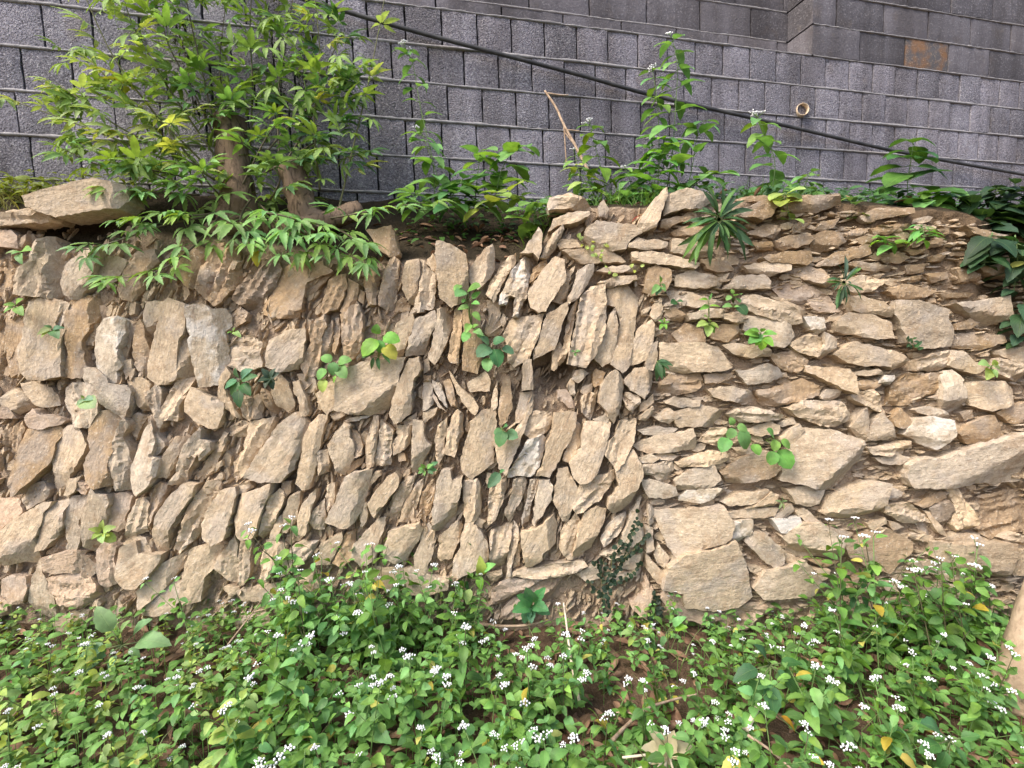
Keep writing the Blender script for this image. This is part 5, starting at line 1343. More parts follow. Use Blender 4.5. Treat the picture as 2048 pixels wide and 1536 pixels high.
wall_plant('leafy_plant', 'spotted green plant of six broad leaves at the foot of the herringbone wall', 'plant', (1063, 1222),
  [(1064, 1208, 1036, 1188, 'o', (.07, .23, .09)), (1064, 1206, 1056, 1182, 'o', (.07, .23, .09)), (1066, 1204, 1086, 1178, 'o', (.07, .23, .09)), (1062, 1210, 1034, 1218, 'o', (.07, .23, .09)), (1066, 1210, 1092, 1218, 'o', (.07, .23, .09)), (1062, 1216, 1062, 1244, 'o', (.07, .23, .09)), (1060, 1216, 1042, 1248, 'o', (.07, .23, .09)), (1072, 1214, 1098, 1228, 'o', (.07, .23, .09))], out=.09)
wall_plant('leafy_plant', 'light green tuft in the lower left of the herringbone wall', 'plant', (206, 1078), [(202, 1062, 182, 1056, 'o', YGREEN), (204, 1060, 202, 1044, 'o', YGREEN), (206, 1062, 224, 1052, 'o', YGREEN), (202, 1066, 186, 1072, 'o', YGREEN), (204, 1068, 202, 1084, 'o', YGREEN), (210, 1070, 230, 1082, 'r', YGREEN), (206, 1068, 218, 1072, 'o', YGREEN)])
wall_plant('leafy_plant', 'pale leafy sprig on a broad slab at the far left', 'plant', (104, 662), [(102, 658, 72, 668, 'o', PALEG), (104, 656, 88, 650, 'o', BLUEG), (106, 658, 122, 652, 'o', BLUEG), (104, 662, 80, 674, 'o', YGREEN), (106, 660, 112, 668, 'o', BLUEG)])
wall_plant('leafy_plant', 'pale four-leaved sprig on a grey slab at the left', 'plant', (168, 800), [(167, 799, 150, 808, 'o', (.2, .33, .16)), (168, 797, 162, 790, 'o', (.2, .33, .16)), (169, 798, 182, 794, 'o', (.2, .33, .16)), (170, 800, 184, 812, 'r', (.2, .33, .16))])
wall_plant('leafy_plant', 'limp green sprig near the left edge under the top course', 'plant', (30, 616), [(30, 610, 6, 608, 'o'), (32, 610, 44, 598, 'o'), (28, 614, 4, 624, 'o'), (34, 614, 42, 628, 'o')])
wall_plant('leafy_plant', 'small sprig in front of the pointed left stone', 'plant', (44, 506), [(42, 504, 22, 504, 'o'), (44, 502, 60, 500, 'o'), (40, 508, 34, 520, 'o'), (38, 504, 8, 500, 'l', YGREEN)])
wall_plant('leafy_plant', 'yellowish weed sprig in the flat-laid wall near the right edge', 'plant', (1982, 738), [(1980, 732, 1962, 724, 'o', YGREEN), (1984, 730, 1994, 720, 'o', YGREEN), (1980, 738, 1976, 756, 'o', YGREEN), (1984, 738, 1998, 750, 'o', YGREEN), (1986, 730, 2002, 738, 'o', PALEG)])
wall_plant('leafy_plant', 'tiny star-shaped seedling on a flat stone left of the sloping slab', 'plant', (1564, 1006), [(1564, 1005, 1556, 1000, 'l', PALEG), (1564, 1005, 1572, 1000, 'l', PALEG), (1564, 1006, 1558, 1018, 'l', PALEG), (1565, 1006, 1570, 1016, 'l', PALEG), (1564, 1004, 1565, 994, 'l', PALEG)], out=.02)
wall_plant('leafy_plant', 'little ferny green clump under the middle slabs', 'plant', (852, 940), [(848, 940, 836, 946, 'o'), (850, 936, 842, 928, 'o'), (854, 936, 862, 928, 'o'), (856, 940, 872, 938, 'o', BLUEG), (850, 942, 848, 952, 'o'), (856, 942, 866, 948, 'o', BLUEG), (862, 932, 872, 924, 'o', BLUEG), (846, 936, 836, 938, 'o')], out=.02)
wall_plant('leafy_plant', 'small two-leaved sprout in the hollow beside the seam slabs', 'plant', (1150, 706), [(1150, 704, 1142, 702, 'o'), (1151, 703, 1159, 700, 'o'), (1150, 706, 1150, 712, 'o')], out=.02)
wall_plant('leafy_plant', 'upright yellow-green sprig growing between the lower slabs', 'plant', (964, 1164), [(964, 1150, 962, 1122, 'o', YGREEN), (966, 1140, 982, 1128, 'o', BG), (962, 1142, 950, 1150, 'o'), (958, 1152, 962, 1180, 'o', BG), (940, 1178, 932, 1208, 'o', YGREEN)], out=.05)
for nm, lab, rp, n, ln, c, dk in (('strap_leaf_plant', 'large dark rosette of strap leaves at the top of the flat-laid wall', (1438, 440), 58, 62, (.05, .12, .05), .075), ('strap_leaf_plant', 'smaller dark rosette of strap leaves in the upper right of the wall', (1688, 566), 20, 46, (.045, .095, .055), .05)):
    lv = []; rr = random.Random(n)
    for i in range(n):
        a = 6.283 * i / n + rr.uniform(-.2, .2); L = ln * rr.uniform(.22, 1.25) * (1.15 if math.sin(a) > .2 else .95); a2 = a + rr.uniform(-.35, .35)
        lv.append((rp[0] + math.cos(a) * 5, rp[1] + math.sin(a) * 5, rp[0] + math.cos(a2) * L * 1.05, rp[1] + math.sin(a2) * L, 's', c if rr.random() < .6 else (.08, .20, .06)))
    wall_plant(nm, lab, 'plant', rp, lv, out=dk, col=c)
# creeping yellow-green sprays near the seam
def creeper(name, label, rootpx, paths, leafpx, col, dep=WD - .07, kind='r', step=9):
    r = P(*rootpx, dep + .03); root = empty(name, r); tag(root, label, 'creeper'); lines = []
    for path in paths:
        pts = bez([P(x, y, dep - rnd(.0, .03)) for x, y in path], 6); lines.append(pts)
        L = sum((b - a).length for a, b in zip(pts, pts[1:])); n = max(2, int(L / (step / FPX * dep)))
        for k in range(n):
            q = pts[min(len(pts) - 1, int((k + .5) / n * (len(pts) - 1)))]
            a = rnd(0, 6.28); T = q + (RT * math.cos(a) + UP * math.sin(a) - FW * .4).normalized() * (leafpx / FPX * dep * rnd(.7, 1.2))
            put_leaf(root, random.choice(KIND[kind]), q, T, (-FW + UP * .5 + RT * rnd(-.4, .4)).normalized(), vary(col, .2))
    stems(root, lines, .0014, .0008, (.16, .15, .06))
creeper('creeping_sprig', 'yellow-green creeping sprig over the top stones by the seam', (1190, 500), [[(1155, 474), (1165, 488), (1180, 496), (1194, 518)], [(1184, 480), (1182, 492), (1192, 512)], [(1212, 482), (1208, 496), (1196, 516)], [(1196, 512), (1215, 535), (1228, 555)], [(1258, 532), (1270, 540), (1285, 530)]], 9, (.30, .40, .08))
creeper('creeping_fig', 'dark small-leaved creeping fig clinging to pale slabs at the seam', (1225, 1240), [[(1215, 1230), (1205, 1180), (1200, 1140), (1185, 1120)], [(1210, 1190), (1230, 1150), (1250, 1110), (1265, 1070), (1278, 1020)], [(1212, 1170), (1240, 1160), (1270, 1140), (1285, 1128)], [(1232, 1140), (1262, 1110), (1285, 1095)], [(1225, 1120), (1250, 1085), (1285, 1040)], [(1208, 1200), (1190, 1180), (1178, 1160)], [(1222, 1150), (1225, 1110), (1240, 1080)], [(1215, 1210), (1220, 1170), (1212, 1140), (1205, 1120)], [(1240, 1120), (1270, 1098), (1296, 1064)]], 9, (.022, .045, .025), WD - .078, 'r', 5)
creeper('creeping_fig', 'charcoal creeping fig on the rock at the base of the seam', (1305, 1250), [[(1312, 1245), (1310, 1210), (1312, 1180)], [(1318, 1240), (1322, 1215), (1318, 1195)], [(1300, 1235), (1306, 1205)]], 9, (.022, .038, .024), WD - .07, 'r', 5)
creeper('creeping_sprig', 'small dark fern clump under the squarish slab on the right', (1822, 690), [[(1812, 678), (1822, 690), (1836, 700)], [(1826, 676), (1824, 692)], [(1840, 684), (1828, 696)]], 10, (.03, .09, .03), WD - .085, 'o', 6)

# ------------------------------------------------------------------ plants along the wall head
def tall_weed(label, path, dep, pairs, leafpx, col, flowers=1, kind='o', group=None, name='flowering_weed', cat='weed', t0=.1, stemcol=(.13, .2, .07), up=.25):
    pts = bez([P(x, y, dep) if len(c_) == 2 else P(x, y, c_[2]) for c_ in path for x, y in [c_[:2]]], 6)
    root = empty(name, pts[0]); tag(root, label, cat, group); n = len(pts); lines = [pts]; pairs = int(pairs * 1.35)
    for k in range(pairs):
        t = lerp(t0, .98, k / max(1, pairs - 1)); f = t * (n - 1); i = min(n - 2, int(f)); q = pts[i].lerp(pts[i + 1], f - i)
        L = 1.3 * leafpx / FPX * dep * lerp(1.1, .6, t) * rnd(.8, 1.2)
        for s in (0, math.pi):
            az = k * 1.57 + s + rnd(-.5, .5) + .6; el = rnd(-.5, up)
            D = Vector((math.cos(az) * math.cos(el), math.sin(az) * math.cos(el) * .8, math.sin(el))).normalized(); B = q + D * L * .2
            lines.append([q, B]); put_leaf(root, random.choice(KIND[kind]), B, B + D * L, (-FW * .5 + UP + RT * rnd(-.3, .3)).normalized(), vary(col, .2))
    tip = pts[-1]
    for k in range(flowers):
        e = tip + Vector((rnd(-.03, .03), rnd(-.02, .02), rnd(.0, .035))); lines.append([tip, e])
        link('flower_head', FL[k % 3], root, Matrix.Translation(e - root.location) @ Matrix.Rotation(rnd(-.5, .5), 4, 'X') @ Matrix.Scale(.7, 4), (1, 1, 1))
    stems(root, lines, .0026, .0011, stemcol)
T = tall_weed
T('tallest white-budded weed rising against the block wall right of centre', [(1330, 400), (1345, 300), (1352, 200), (1355, 130), (1345, 80)], 2.38, 11, 42, GREEN, 2)
T('slender weed beside the tallest one, with drooping buds', [(1315, 400), (1318, 300), (1315, 210), (1305, 140)], 2.40, 9, 32, GREEN, 2)
T('leafy weed right of the tallest weed', [(1370, 400), (1385, 330), (1395, 270), (1410, 240)], 2.42, 7, 40, GREEN, 0)
T('dense low weed left of the tallest weed', [(1285, 405), (1290, 350), (1305, 290)], 2.42, 8, 38, GREEN, 1)
T('weed with yellowing lower leaves beside the grassy patch', [(1215, 400), (1205, 350), (1190, 290), (1180, 250)], 2.42, 7, 38, (.12, .25, .04), 2)
T('short weed leaning left at the grassy patch', [(1195, 400), (1170, 360), (1150, 330)], 2.40, 5, 34, YGREEN, 0)
T('leafy weed in the thicket directly behind the upright top stone', [(1300, 410), (1310, 360), (1325, 310), (1330, 270)], 2.36, 8, 40, BG, 0)
T('low weed between the grass and the tallest weed', [(1255, 405), (1262, 370), (1250, 335)], 2.38, 6, 34, GREEN, 1)
T('bushy weed leaning right from the tallest weed', [(1350, 405), (1385, 375), (1420, 350), (1450, 345)], 2.38, 8, 36, GREEN, 0)
T('thin weed with small leaves behind the cap stone', [(1165, 405), (1160, 360), (1150, 310)], 2.45, 6, 26, GREEN, 1)
T('dark weed mass left of the trailing yellow leaves', [(915, 420), (905, 390), (925, 360)], 2.34, 6, 40, (.07, .19, .05), 0)
T('fresh weed at the foot of the slim white-flowered weed', [(850, 425), (832, 400), (820, 385)], 2.32, 5, 36, GREEN, 0)
T('slim white-flowered weed left of the dry twig', [(870, 400), (865, 320), (842, 220), (826, 130), (812, 100)], 2.45, 10, 30, GREEN, 3)
T('bushy weed at the base of the slim white-flowered weed', [(890, 420), (880, 370), (860, 310), (845, 270)], 2.38, 7, 42, GREEN, 1)
T('weed with broad yellowing leaves trailing over the bank', [(960, 420), (985, 400), (1010, 385), (1040, 395)], 2.33, 6, 36, YGREEN, 0, 'r')
T('green shrublet against the lowest block courses', [(990, 405), (1000, 350), (1020, 310), (1050, 290)], 2.42, 7, 46, GREEN, 0, 'r')
T('second green shrublet left of the lowest block courses', [(950, 405), (955, 350), (962, 300)], 2.42, 6, 44, GREEN, 0, 'r')
T('pale round-leaved plant left of the cap stone', [(1068, 450), (1070, 425), (1075, 400)], 2.24, 5, 40, (.15, .30, .08), 0, 'r')
T('white-flowered weed in front of the drain pipe', [(1540, 400), (1550, 330), (1535, 280), (1515, 235)], 2.50, 7, 38, GREEN, 4)
T('yellowing weed hanging before the top slabs', [(1562, 405), (1570, 385), (1572, 400), (1580, 440)], 2.13, 6, 28, YGREEN, 0, 'r')
T('thin sprig standing behind the top slabs', [(1600, 400), (1610, 370), (1620, 345)], 2.45, 5, 32, GREEN, 0)
T('tall broad-leaved weed against the block wall on the right', [(1820, 425), (1815, 370), (1822, 320), (1828, 275)], 2.40, 8, 50, (.06, .17, .04), 0, 'r')
T('leaning leafy weed right of the tall broad-leaved weed', [(1850, 430), (1860, 400), (1890, 385), (1915, 395)], 2.32, 7, 42, GREEN, 0)
T('small bushy weed hanging over the upper right courses', [(1848, 480), (1846, 462), (1842, 450)], 2.10, 6, 28, BG, 0, 'l')
T('short green sprig in the upper right courses', [(1790, 490), (1775, 482), (1762, 476)], 2.11, 4, 26, BG, 0)
T('small pale sprig between the top right slabs', [(1710, 445), (1706, 420), (1700, 395)], 2.20, 5, 26, (.16, .28, .09), 0)
for i, (a, b, h) in enumerate(((1960, 450, 70), (1990, 455, 80), (2025, 460, 90), (2060, 470, 100), (1945, 470, 40), (2010, 480, 60))):
    T(('dark shrub at the top right corner, leftmost shoot', 'dark shrub shoot second from the left in the top right corner', 'middle dark shrub shoot in the top right corner', 'dark shrub shoot cut by the right edge of the view', 'low dark shrub shoot hanging left over the stones', 'low dark shrub shoot hanging over the right stones')[i], [(a, b), (a - 6, b - h * .5), (a + 6, b - h)], 2.30, 7, 52, (.03, .075, .03), 0, name='dark_shrub', cat='shrub')
for i, pth in enumerate(([(2030, 470), (2035, 520), (2028, 580)], [(1985, 465), (1975, 500), (1968, 530)], [(2050, 600), (2042, 640), (2036, 690)])):
    T(('dark leafy shoot hanging down the right edge of the wall', 'short dark shoot hanging over the upper right stones', 'lowest dark shoot at the right edge of the wall')[i], pth, 2.13, 7, 40, (.035, .08, .035), 0, name='dark_shrub', cat='shrub', up=-.1)
for i, (x0, x1, n, lab) in enumerate(((1190, 1330, 190, 'fine green grass along the wall head by the tall weed'), (1500, 1660, 90, 'fine green grass behind the top slabs'), (1050, 1110, 50, 'fine green grass left of the cap stone'), (-40, 130, 150, 'yellowed grass on the bank at the upper left'))):
    rng = random.Random(60 + i); V, F, U = [], [], []
    for _ in range(n):
        px = rng.uniform(x0, x1); q = terrace_pt(px, rng.uniform(.02, .4)); L = rng.uniform(.05, .16); d = Vector((rng.uniform(-.6, .6), rng.uniform(-.7, .3), 1)).normalized()
        X = Vector((1, rng.uniform(-.5, .5), 0)) * .0022; o = len(V)
        for t in (0, .4, .75, 1):
            c = q + d * (L * t) + Vector((d.x, d.y, -.55)) * (L * t * t * .7); V += [c - X * (1 - t * .9), c + X * (1 - t * .9)]; U += [(t, .2), (t, .8)]
        F += [(o, o + 1, o + 3, o + 2), (o + 2, o + 3, o + 5, o + 4), (o + 4, o + 5, o + 7, o + 6)]
    tag(link('grass', mesh('grass', V, F, M_LEAF, True, U), None, None, (.10, .22, .04) if i < 3 else (.26, .26, .07)), lab, 'grass', kind='stuff')
def terrace_cover(name, label, n, x0, x1, t0, t1, L, col, seed, hm=.06):
    rng = random.Random(seed); g = [leaf_geo(w=.6, n=4, droop=d, fold=f) for d, f in ((.2, .25), (.35, .15))]; V, F, U = [], [], []
    for _ in range(n):
        q = terrace_pt(rng.uniform(x0, x1), rng.uniform(t0, t1)) + Vector((0, 0, rng.uniform(.0, hm))); az = rng.uniform(0, 6.28); el = rng.uniform(-.4, .5)
        D = Vector((math.cos(az) * math.cos(el), math.sin(az) * math.cos(el), math.sin(el))); X, Y, Z = frame(D, Vector((rng.uniform(-.3, .3), -.7, 1))); v, f, u = g[rng.randint(0, 1)]; o = len(V); l = L * rng.uniform(.5, 1.2)
        V += [q + (X * p.x + Y * p.y + Z * p.z) * l for p in v]; F += [tuple(i + o for i in t) for t in f]; U += u
    tag(link(name, mesh(name, V, F, M_LEAF, True, U), None, None, col), label, 'ground cover', kind='stuff')
terrace_cover('ground_cover', 'small green weeds along the bank behind the wall head', 420, 780, 1320, .15, .95, .045, (.06, .16, .035), 31)
terrace_cover('ground_cover', 'small dark weeds on the bank behind the right-hand wall head', 800, 1330, 2100, .03, .9, .055, (.05, .13, .035), 32)
terrace_cover('ground_cover', 'yellow-green weeds on the bank at the upper left', 320, -60, 260, .05, .8, .05, (.15, .22, .045), 33, .09)

# ------------------------------------------------------------------ coppiced shrub with old stumps on the bank
sh = empty('coppiced_shrub', P(480, 440, 2.32)); tag(sh, 'coppiced shrub with toothed five-part leaves sprouting from old stumps', 'shrub')
def stump(name, path, r, seed):
    pts = bez([P(*p) for p in path], 5); n = len(pts)
    vs, fs = tube_geo([q - sh.location for q in pts], [lerp(r * 1.35, r, min(1, i / (n * .5))) for i in range(n)], 14, .30, seed)
    return link(name, mesh(name, vs, fs, M_BARK), sh, Matrix.Identity(4))
stump('trunk', [(480, 470, 2.34), (478, 400, 2.34), (468, 320, 2.35), (456, 238, 2.37)], .068, 1)
stump('trunk', [(640, 470, 2.32), (615, 430, 2.32), (598, 385, 2.33), (585, 340, 2.34)], .062, 2)
stump('root', [(560, 470, 2.30), (600, 455, 2.27), (660, 440, 2.28), (720, 420, 2.34)], .042, 3)
stump('root', [(430, 470, 2.30), (480, 455, 2.26), (540, 460, 2.27), (590, 480, 2.27)], .045, 4)
SHOOTS = [
 ([(400, 340, 2.32), (300, 215, 2.22), (225, 110, 2.16), (165, -20, 2.12)], 11, 'y'), ([(440, 320, 2.34), (415, 190, 2.32), (385, 60, 2.3), (365, -40, 2.3)], 11, 'g'),
 ([(380, 340, 2.32), (260, 290, 2.2), (120, 235, 2.12), (-10, 190, 2.08)], 9, 'y'), ([(390, 330, 2.32), (240, 255, 2.2), (120, 170, 2.15)], 8, 'y'),
 ([(640, 380, 2.35), (628, 250, 2.37), (640, 120, 2.4), (628, -20, 2.4)], 9, 'y'), ([(675, 430, 2.33), (705, 300, 2.36), (740, 150, 2.42), (772, -20, 2.45)], 5, 'y'),
 ([(560, 340, 2.35), (555, 200, 2.4), (570, 100, 2.42), (590, -30, 2.42)], 11, 'g'), ([(500, 300, 2.34), (505, 170, 2.38), (500, 60, 2.38), (505, -40, 2.38)], 11, 'g'),
 ([(520, 320, 2.34), (600, 230, 2.4), (670, 200, 2.42), (720, 185, 2.45)], 10, 'd'), ([(540, 340, 2.34), (630, 285, 2.38), (700, 250, 2.42)], 9, 'd'),
 ([(450, 340, 2.34), (340, 180, 2.26), (270, 60, 2.22), (240, -30, 2.2)], 11, 'y'), ([(430, 350, 2.32), (340, 260, 2.26), (250, 190, 2.22), (180, 120, 2.18)], 9, 'y'),
 ([(480, 420, 2.27), (560, 430, 2.17), (630, 450, 2.12), (690, 480, 2.1)], 10, 'g'), ([(460, 420, 2.27), (400, 430, 2.2), (330, 430, 2.14), (260, 440, 2.1)], 10, 'g'),
 ([(430, 430, 2.26), (330, 450, 2.16), (240, 480, 2.1), (170, 500, 2.08)], 9, 'b'), ([(440, 430, 2.26), (390, 490, 2.14), (320, 540, 2.1), (220, 560, 2.08)], 9, 'g'),
 ([(520, 410, 2.27), (560, 450, 2.14), (575, 500, 2.1)], 7, 'g'), ([(640, 440, 2.28), (700, 430, 2.2), (780, 415, 2.16), (850, 405, 2.16)], 9, 'g'),
 ([(560, 430, 2.26), (620, 470, 2.13), (655, 505, 2.1)], 7, 'g'), ([(660, 450, 2.26), (710, 480, 2.12), (735, 520, 2.1)], 8, 'g'),
 ([(470, 340, 2.34), (470, 250, 2.34), (440, 150, 2.34), (450, 20, 2.34)], 10, 'g'), ([(400, 360, 2.32), (300, 340, 2.2), (200, 330, 2.14), (130, 300, 2.1)], 9, 'g'),
 ([(400, 390, 2.3), (300, 385, 2.2), (240, 380, 2.14)], 8, 'g'), ([(560, 340, 2.35), (620, 240, 2.4), (660, 120, 2.44), (690, 60, 2.46)], 8, 'd'),
 ([(520, 350, 2.33), (590, 320, 2.3), (670, 320, 2.32), (715, 310, 2.36)], 9, 'd'), ([(440, 390, 2.3), (360, 370, 2.22), (280, 330, 2.18)], 9, 'g'),
 ([(500, 400, 2.28), (480, 440, 2.16), (500, 480, 2.12)], 7, 'g'), ([(450, 320, 2.34), (400, 210, 2.3), (330, 70, 2.26), (330, -30, 2.26)], 11, 'g'),
 ([(540, 400, 2.28), (560, 360, 2.2), (540, 330, 2.17)], 6, 'b'), ([(450, 400, 2.28), (420, 370, 2.18), (400, 340, 2.14)], 7, 'g'),
 ([(480, 380, 2.3), (530, 280, 2.24), (560, 240, 2.22)], 8, 'g'), ([(430, 360, 2.3), (360, 310, 2.16), (330, 240, 2.12)], 8, 'y')]
LC = {'g': (.19, .37, .095), 'y': (.37, .48, .15), 'd': (.075, .18, .06), 'b': (.15, .29, .10)}  # 'y' is lighter and yellower to paint in the backlight on the left
nl = 0
for path, n, ck in SHOOTS:
    pts = bez([P(*p) for p in path], 6); m = len(pts); tip_y = path[-1][1] < path[0][1] - 90
    vs, fs = tube_geo([q - sh.location for q in pts], [lerp(.0052, .0016, i / (m - 1)) for i in range(m)], 6)
    link('shoot', mesh('shoot', vs, fs, M_STEM), sh, Matrix.Identity(4), (.10, .085, .05) if ck != 'y' else (.14, .14, .06))
    for k in range(n):
        t = lerp(.22, 1.0, k / (n - 1)); f = t * (m - 1); i = min(m - 2, int(f)); q = pts[i].lerp(pts[i + 1], f - i); tg = (pts[i + 1] - pts[i]).normalized()
        a = k * 2.4 + rnd(-.4, .4)
        side = (RT * math.cos(a) - FW * (abs(math.sin(a)) * .75) + UP * rnd(-.25, .25))
        D = (side * .95 + tg * .55 + Vector((0, 0, -.12))).normalized()
        L = rnd(.078, .122) * lerp(1.08, .78, t)
        X, Y, Z = frame(D, (UP * .95 - FW * .55 + RT * rnd(-.35, .35)).normalized())
        c = LC[ck]
        if random.random() < .03: c = (.42, .46, .06)
        link('leaf', random.choice(CP), sh, Matrix.Translation(q - sh.location) @ mat4(X, Y, Z, Vector((0, 0, 0))) @ Matrix.Scale(L, 4), vary(c, .22)); nl += 1
# the finer leaves deeper in the bush, past what can be picked apart
rng = random.Random(77); V, F, U = [], [], []
for _ in range(290):
    while True:
        px, py = rng.uniform(60, 740), rng.uniform(-30, 430)
        if ((px - 430) / 320) ** 2 + ((py - 200) / 250) ** 2 < 1 and not (px < 250 and py > 330): break
    q = P(px, py, rng.uniform(2.3, 2.5)) if px > 300 else P(px, py, rng.uniform(2.16, 2.28)); me = CP[rng.randint(0, 5)]
    a = rng.uniform(0, 6.28); D = (RT * math.cos(a) + UP * (math.sin(a) * .7 - .1) - FW * rng.uniform(0, .7)).normalized(); X, Y, Z = frame(D, (UP - FW * .5 + RT * rng.uniform(-.4, .4)).normalized()); L = rng.uniform(.06, .115); o = len(V)
    V += [q - sh.location + (X * v.co.x + Y * v.co.y + Z * v.co.z) * L for v in me.vertices]; F += [tuple(i + o for i in p.vertices) for p in me.polygons]
    uvl = me.uv_layers[0].data; tmp = [(.5, .5)] * len(me.vertices)
    for lp in me.loops: tmp[lp.vertex_index] = tuple(uvl[lp.index].uv)
    U += tmp
tag(link('foliage', mesh('foliage', V, F, M_LEAF, True, U), sh, Matrix.Identity(4), (.20, .35, .10)), kind='stuff')

def vine(label, path, seed):
    pts = bez([P(*p) for p in path], 8); root = empty('dead_vine', pts[0]); tag(root, label, 'vine'); rng = random.Random(seed); V, F, U = [], [], []
    g = leaf_geo(w=.6, n=3, droop=.3, fold=.4)
    for _ in range(260):
        f = rng.random() * (len(pts) - 1.01); i = int(f); q = pts[i].lerp(pts[i + 1], f - i) + Vector((rng.gauss(0, .022), rng.gauss(0, .02), rng.gauss(0, .01)))
        X, Y, Z = frame(Vector((rng.uniform(-1, 1), rng.uniform(-1, .3), rng.uniform(-1.2, .2))), Vector((0, -.6, 1))); L = rng.uniform(.012, .026); o = len(V)
        V += [q - root.location + (X * v.x + Y * v.y + Z * v.z) * L for v in g[0]]; F += [tuple(k + o for k in t) for t in g[1]]; U += g[2]
    tag(link('foliage', mesh('foliage', V, F, M_LEAF, True, U), root, Matrix.Identity(4), (.03, .035, .022)), kind='stuff')
    stems(root, [pts], .004, .003, (.05, .04, .03))
vine('blackish dead vine column rising behind the shrub, rightmost', [(612, 330, 2.5), (618, 230, 2.5), (608, 140, 2.52), (612, 60, 2.54)], 1)
vine('blackish dead vine column at the top of the shrub, middle', [(560, 250, 2.5), (562, 150, 2.52), (556, 60, 2.54), (560, -30, 2.56)], 2)
vine('blackish dead vine column at the top of the shrub, leftmost', [(390, 230, 2.4), (372, 120, 2.42), (350, 40, 2.44), (340, -30, 2.46)], 3)

# ------------------------------------------------------------------ twigs, stalks, trunk
def stick(name, label, cat, path, r0, r1, mat, extra=(), rough=.15):
    root_pts = bez([P(*p) for p in path], 6); m = len(root_pts)
    parts = [tube_geo(root_pts, [lerp(r0, r1, i / (m - 1)) for i in range(m)], 7, rough)]
    for e in extra:
        q = bez([P(*p) for p in e], 5); parts.append(tube_geo(q, [lerp(r0 * .55, r1 * .5, i / (len(q) - 1)) for i in range(len(q))], 6, rough))
    V, F = join_geo(parts)
    return tag(link(name, mesh(name, V, F, mat)), label, cat)
stick('dry_twig', 'forked dry twig leaning against the block wall above centre', 'twig', [(1178, 345, 2.6), (1150, 290, 2.66), (1128, 250, 2.72), (1112, 215, 2.78), (1090, 182, 2.84)], .008, .006, M_TWIG, [[(1128, 250, 2.72), (1130, 285, 2.70), (1133, 330, 2.66)], [(1095, 186, 2.83), (1120, 190, 2.82), (1137, 190, 2.82)], [(1150, 290, 2.66), (1130, 262, 2.7), (1160, 262, 2.68)]])
stick('dry_stalk', 'pale split dry stalk standing in front of the seam slabs', 'stalk', [(1160, 1408, 1.72), (1146, 1340, 1.82), (1138, 1290, 1.88), (1132, 1240, 1.95), (1127, 1205, 2.0)], .0062, .0035, M_STRAW)
stick('dry_branch', 'bare forked branch lying on the dead leaves lower right of centre', 'branch', [(1225, 1480, 1.50), (1265, 1440, 1.58), (1300, 1415, 1.63), (1345, 1400, 1.67), (1395, 1388, 1.70)], .006, .0035, M_TWIG, [[(1275, 1430, 1.6), (1250, 1424, 1.62), (1232, 1425, 1.63)]])
stick('dry_stalk', 'thin brown reed leaning across the base of the left wall', 'stalk', [(455, 1290, 1.9), (500, 1232, 1.98), (530, 1190, 2.03)], .0035, .0015, M_TWIG)
stick('dry_branch', 'grey stick lying by the soil patch at the lower right', 'branch', [(1495, 1470, 1.5), (1540, 1500, 1.46), (1590, 1545, 1.40)], .0045, .003, M_TWIG)
stick('dry_branch', 'broken pale stem base beside the broad dark leaves', 'branch', [(1490, 1460, 1.56), (1505, 1435, 1.58), (1515, 1415, 1.60)], .011, .008, M_STRAW)
stick('root', 'bare root running along the foot of the herringbone wall', 'root', [(945, 1245, 2.09), (1000, 1252, 2.06), (1060, 1250, 2.06), (1105, 1238, 2.08)], .007, .004, M_TWIG)
for i, (x, y, a, b) in enumerate(((1335, 1505, 300, 260),)):
    r = P(x, y, 1.42); root = empty('dried_weed', r); tag(root, 'dried straw-coloured weed lying at the bottom right of centre', 'weed')
    for k in range(7):
        an = k * .9 + .3; put_leaf(root, random.choice(OV), r, P(x + 42 * math.cos(an), y - 34 * math.sin(an) - 8, 1.42 - .02), (-FW * .6 + UP).normalized(), (.50, .45, .30))
    stems(root, [[r, P(x - 70, y + 40, 1.36)], [r, P(x - 50, y + 80, 1.34)], [r, P(x - 15, y + 90, 1.34)], [r, P(x + 30, y + 90, 1.34)], [r, P(x - 90, y + 10, 1.38)]], .004, .003, (.55, .48, .36))
def ground_plant(name, label, x, y, dep, leaves, col, kind='o', h=.10, stemcol=(.1, .13, .05)):
    """broad-leaved plant standing on the soil: leaf tips given in the photo, stalk down to the ground"""
    q = P(x, y, dep); base = Vector((q.x, q.y, ground_z(q.x, q.y) - .01)); root = empty(name, base); tag(root, label, 'plant'); lines = [[base, base.lerp(q, .5) + Vector((.004, 0, 0)), q]]
    for lf in leaves:
        tx, ty = lf[:2]; c = lf[2] if len(lf) > 2 else col
        T_ = P(tx, ty, dep - rnd(.0, .05)); B = q.lerp(T_, .38); lines.append([q, B])
        put_leaf(root, random.choice(KIND[kind]), B, T_, (-FW * .55 + UP + RT * rnd(-.2, .2)).normalized(), vary(c, .12))
    stems(root, lines, .003, .0015, stemcol)
ground_plant('broad_leaf_plant', 'pale broad-leaved plant at the lower left before the wall foot', 245, 1290, 1.92, [(150, 1308), (205, 1320), (240, 1245), (300, 1240), (190, 1215), (325, 1275), (215, 1345), (280, 1310), (160, 1345)], (.19, .35, .16))
ground_plant('broad_leaf_plant', 'dark plant with large drooping leaves right of the litter patch', 1540, 1330, 1.62, [(1545, 1432), (1610, 1400), (1500, 1400), (1580, 1360), (1470, 1350), (1600, 1320), (1520, 1290)], (.045, .14, .04))
ground_plant('broad_leaf_plant', 'yellow-green plant at the base of the wall seam', 1275, 1265, 1.98, [(1245, 1262, YGREEN), (1262, 1235, YGREEN), (1300, 1262, YGREEN), (1290, 1290, YGREEN), (1255, 1290)], YGREEN)
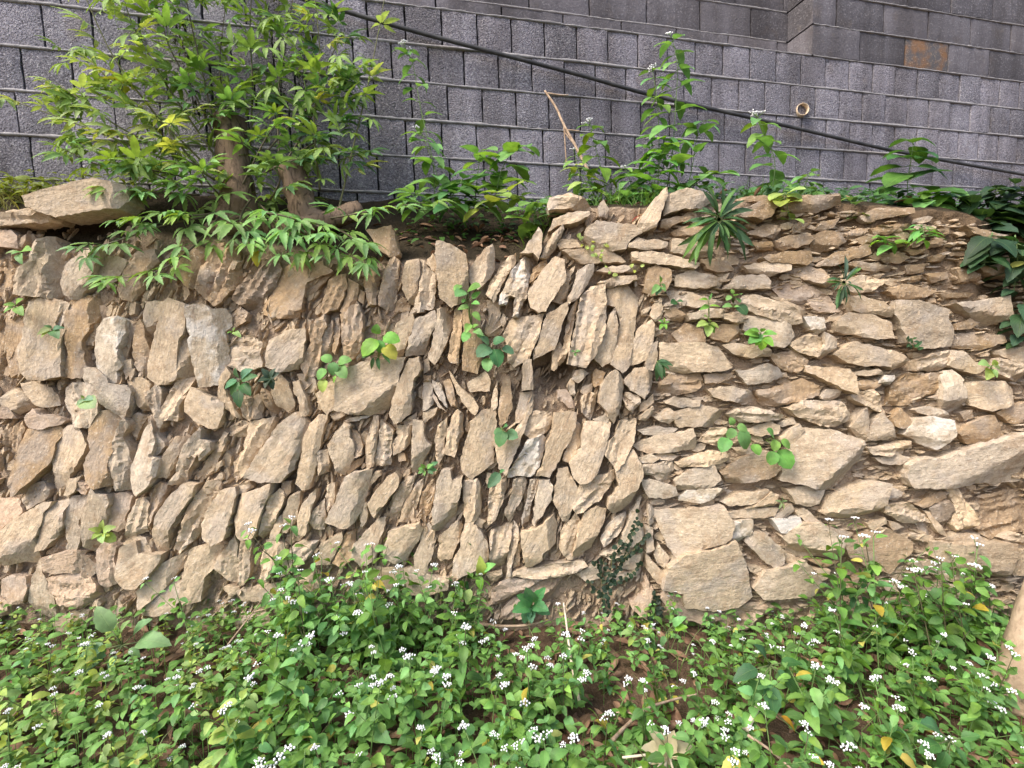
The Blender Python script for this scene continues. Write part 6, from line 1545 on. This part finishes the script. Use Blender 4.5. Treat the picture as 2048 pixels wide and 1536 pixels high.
ground_plant('broad_leaf_plant', 'pointed green leaves beside the rock at the seam base', 1335, 1262, 1.98, [(1308, 1232), (1365, 1232), (1322, 1290), (1375, 1255, BG), (1350, 1275)], GREEN)
ground_plant('broad_leaf_plant', 'broad light-green leaves at the bottom right edge', 1900, 1480, 1.45, [(1850, 1440), (1960, 1470), (1880, 1540), (1940, 1530), (1840, 1500)], (.08, .22, .06))
ground_plant('broad_leaf_plant', 'dark leafy plant with veined leaves against the right wall foot', 1715, 1180, 2.04, [(1690, 1150), (1720, 1135), (1735, 1170), (1680, 1185), (1745, 1140), (1705, 1215), (1740, 1215)], (.05, .15, .04))
ground_plant('broad_leaf_plant', 'tall thin weed with four pointed leaves before the right wall', 1838, 1185, 1.95, [(1805, 1180), (1868, 1210), (1835, 1168), (1825, 1215), (1858, 1180)], GREEN)
def flat_leaf(label, px, py, dep, tx, ty, col, kd='o'):
    q = P(px, py, dep); root = put = None
    T_ = P(tx, ty, dep - .01); X, Y, Z = frame(T_ - q, (UP - FW * .4).normalized()); L = (T_ - q).length
    tag(link('fallen_leaf', random.choice(KIND[kd]), None, Matrix.Translation(q) @ mat4(X, Y, Z, Vector((0, 0, 0))) @ Matrix.Scale(L, 4), col), label, 'fallen leaf')
flat_leaf('yellow fallen leaf on the soil at the lower right', 1562, 1432, 1.52, 1604, 1460, (.55, .36, .06), 'l')
flat_leaf('yellow fallen leaf at the bottom edge right of centre', 1480, 1520, 1.38, 1440, 1545, (.50, .42, .05))
flat_leaf('yellow round leaf at the bottom right', 1800, 1515, 1.38, 1850, 1540, (.50, .44, .12))
flat_leaf('red-brown leaf at the foot of the upright top stone', 1264, 444, 2.12, 1282, 428, (.22, .06, .03), 'l')
flat_leaf('yellow leaf caught at the right edge of the wall', 2025, 535, 2.10, 2052, 520, (.50, .48, .08), 'r')
flat_leaf('yellow spotted leaf hanging from the shrub over the top course', 512, 500, 2.08, 514, 530, (.50, .48, .05))

def trunk():
    r = P(2040, 1500, 1.78); r.z = ground_z(r.x, r.y) - .05
    pts = bez([r, P(2046, 1400, 1.80), P(2078, 1260, 1.84), P(2120, 1130, 1.9), P(2170, 900, 2.0), P(2230, 600, 2.05)], 6); n = len(pts)
    root = empty('tree', r); tag(root, 'leaning tan tree trunk cut by the lower right edge', 'tree')
    rad = [lerp(.125, .085, min(1, i / 8)) if i < 9 else .085 - .03 * (i - 9) / (n - 9) for i in range(n)]
    vs, fs = tube_geo([q - r for q in pts], rad, 16, .12, 5)
    link('trunk', mesh('trunk', vs, fs, simple('pale_bark', (.26, .19, .13), (.44, .34, .24), 12, .95, .7, .012)), root, Matrix.Identity(4))
trunk()
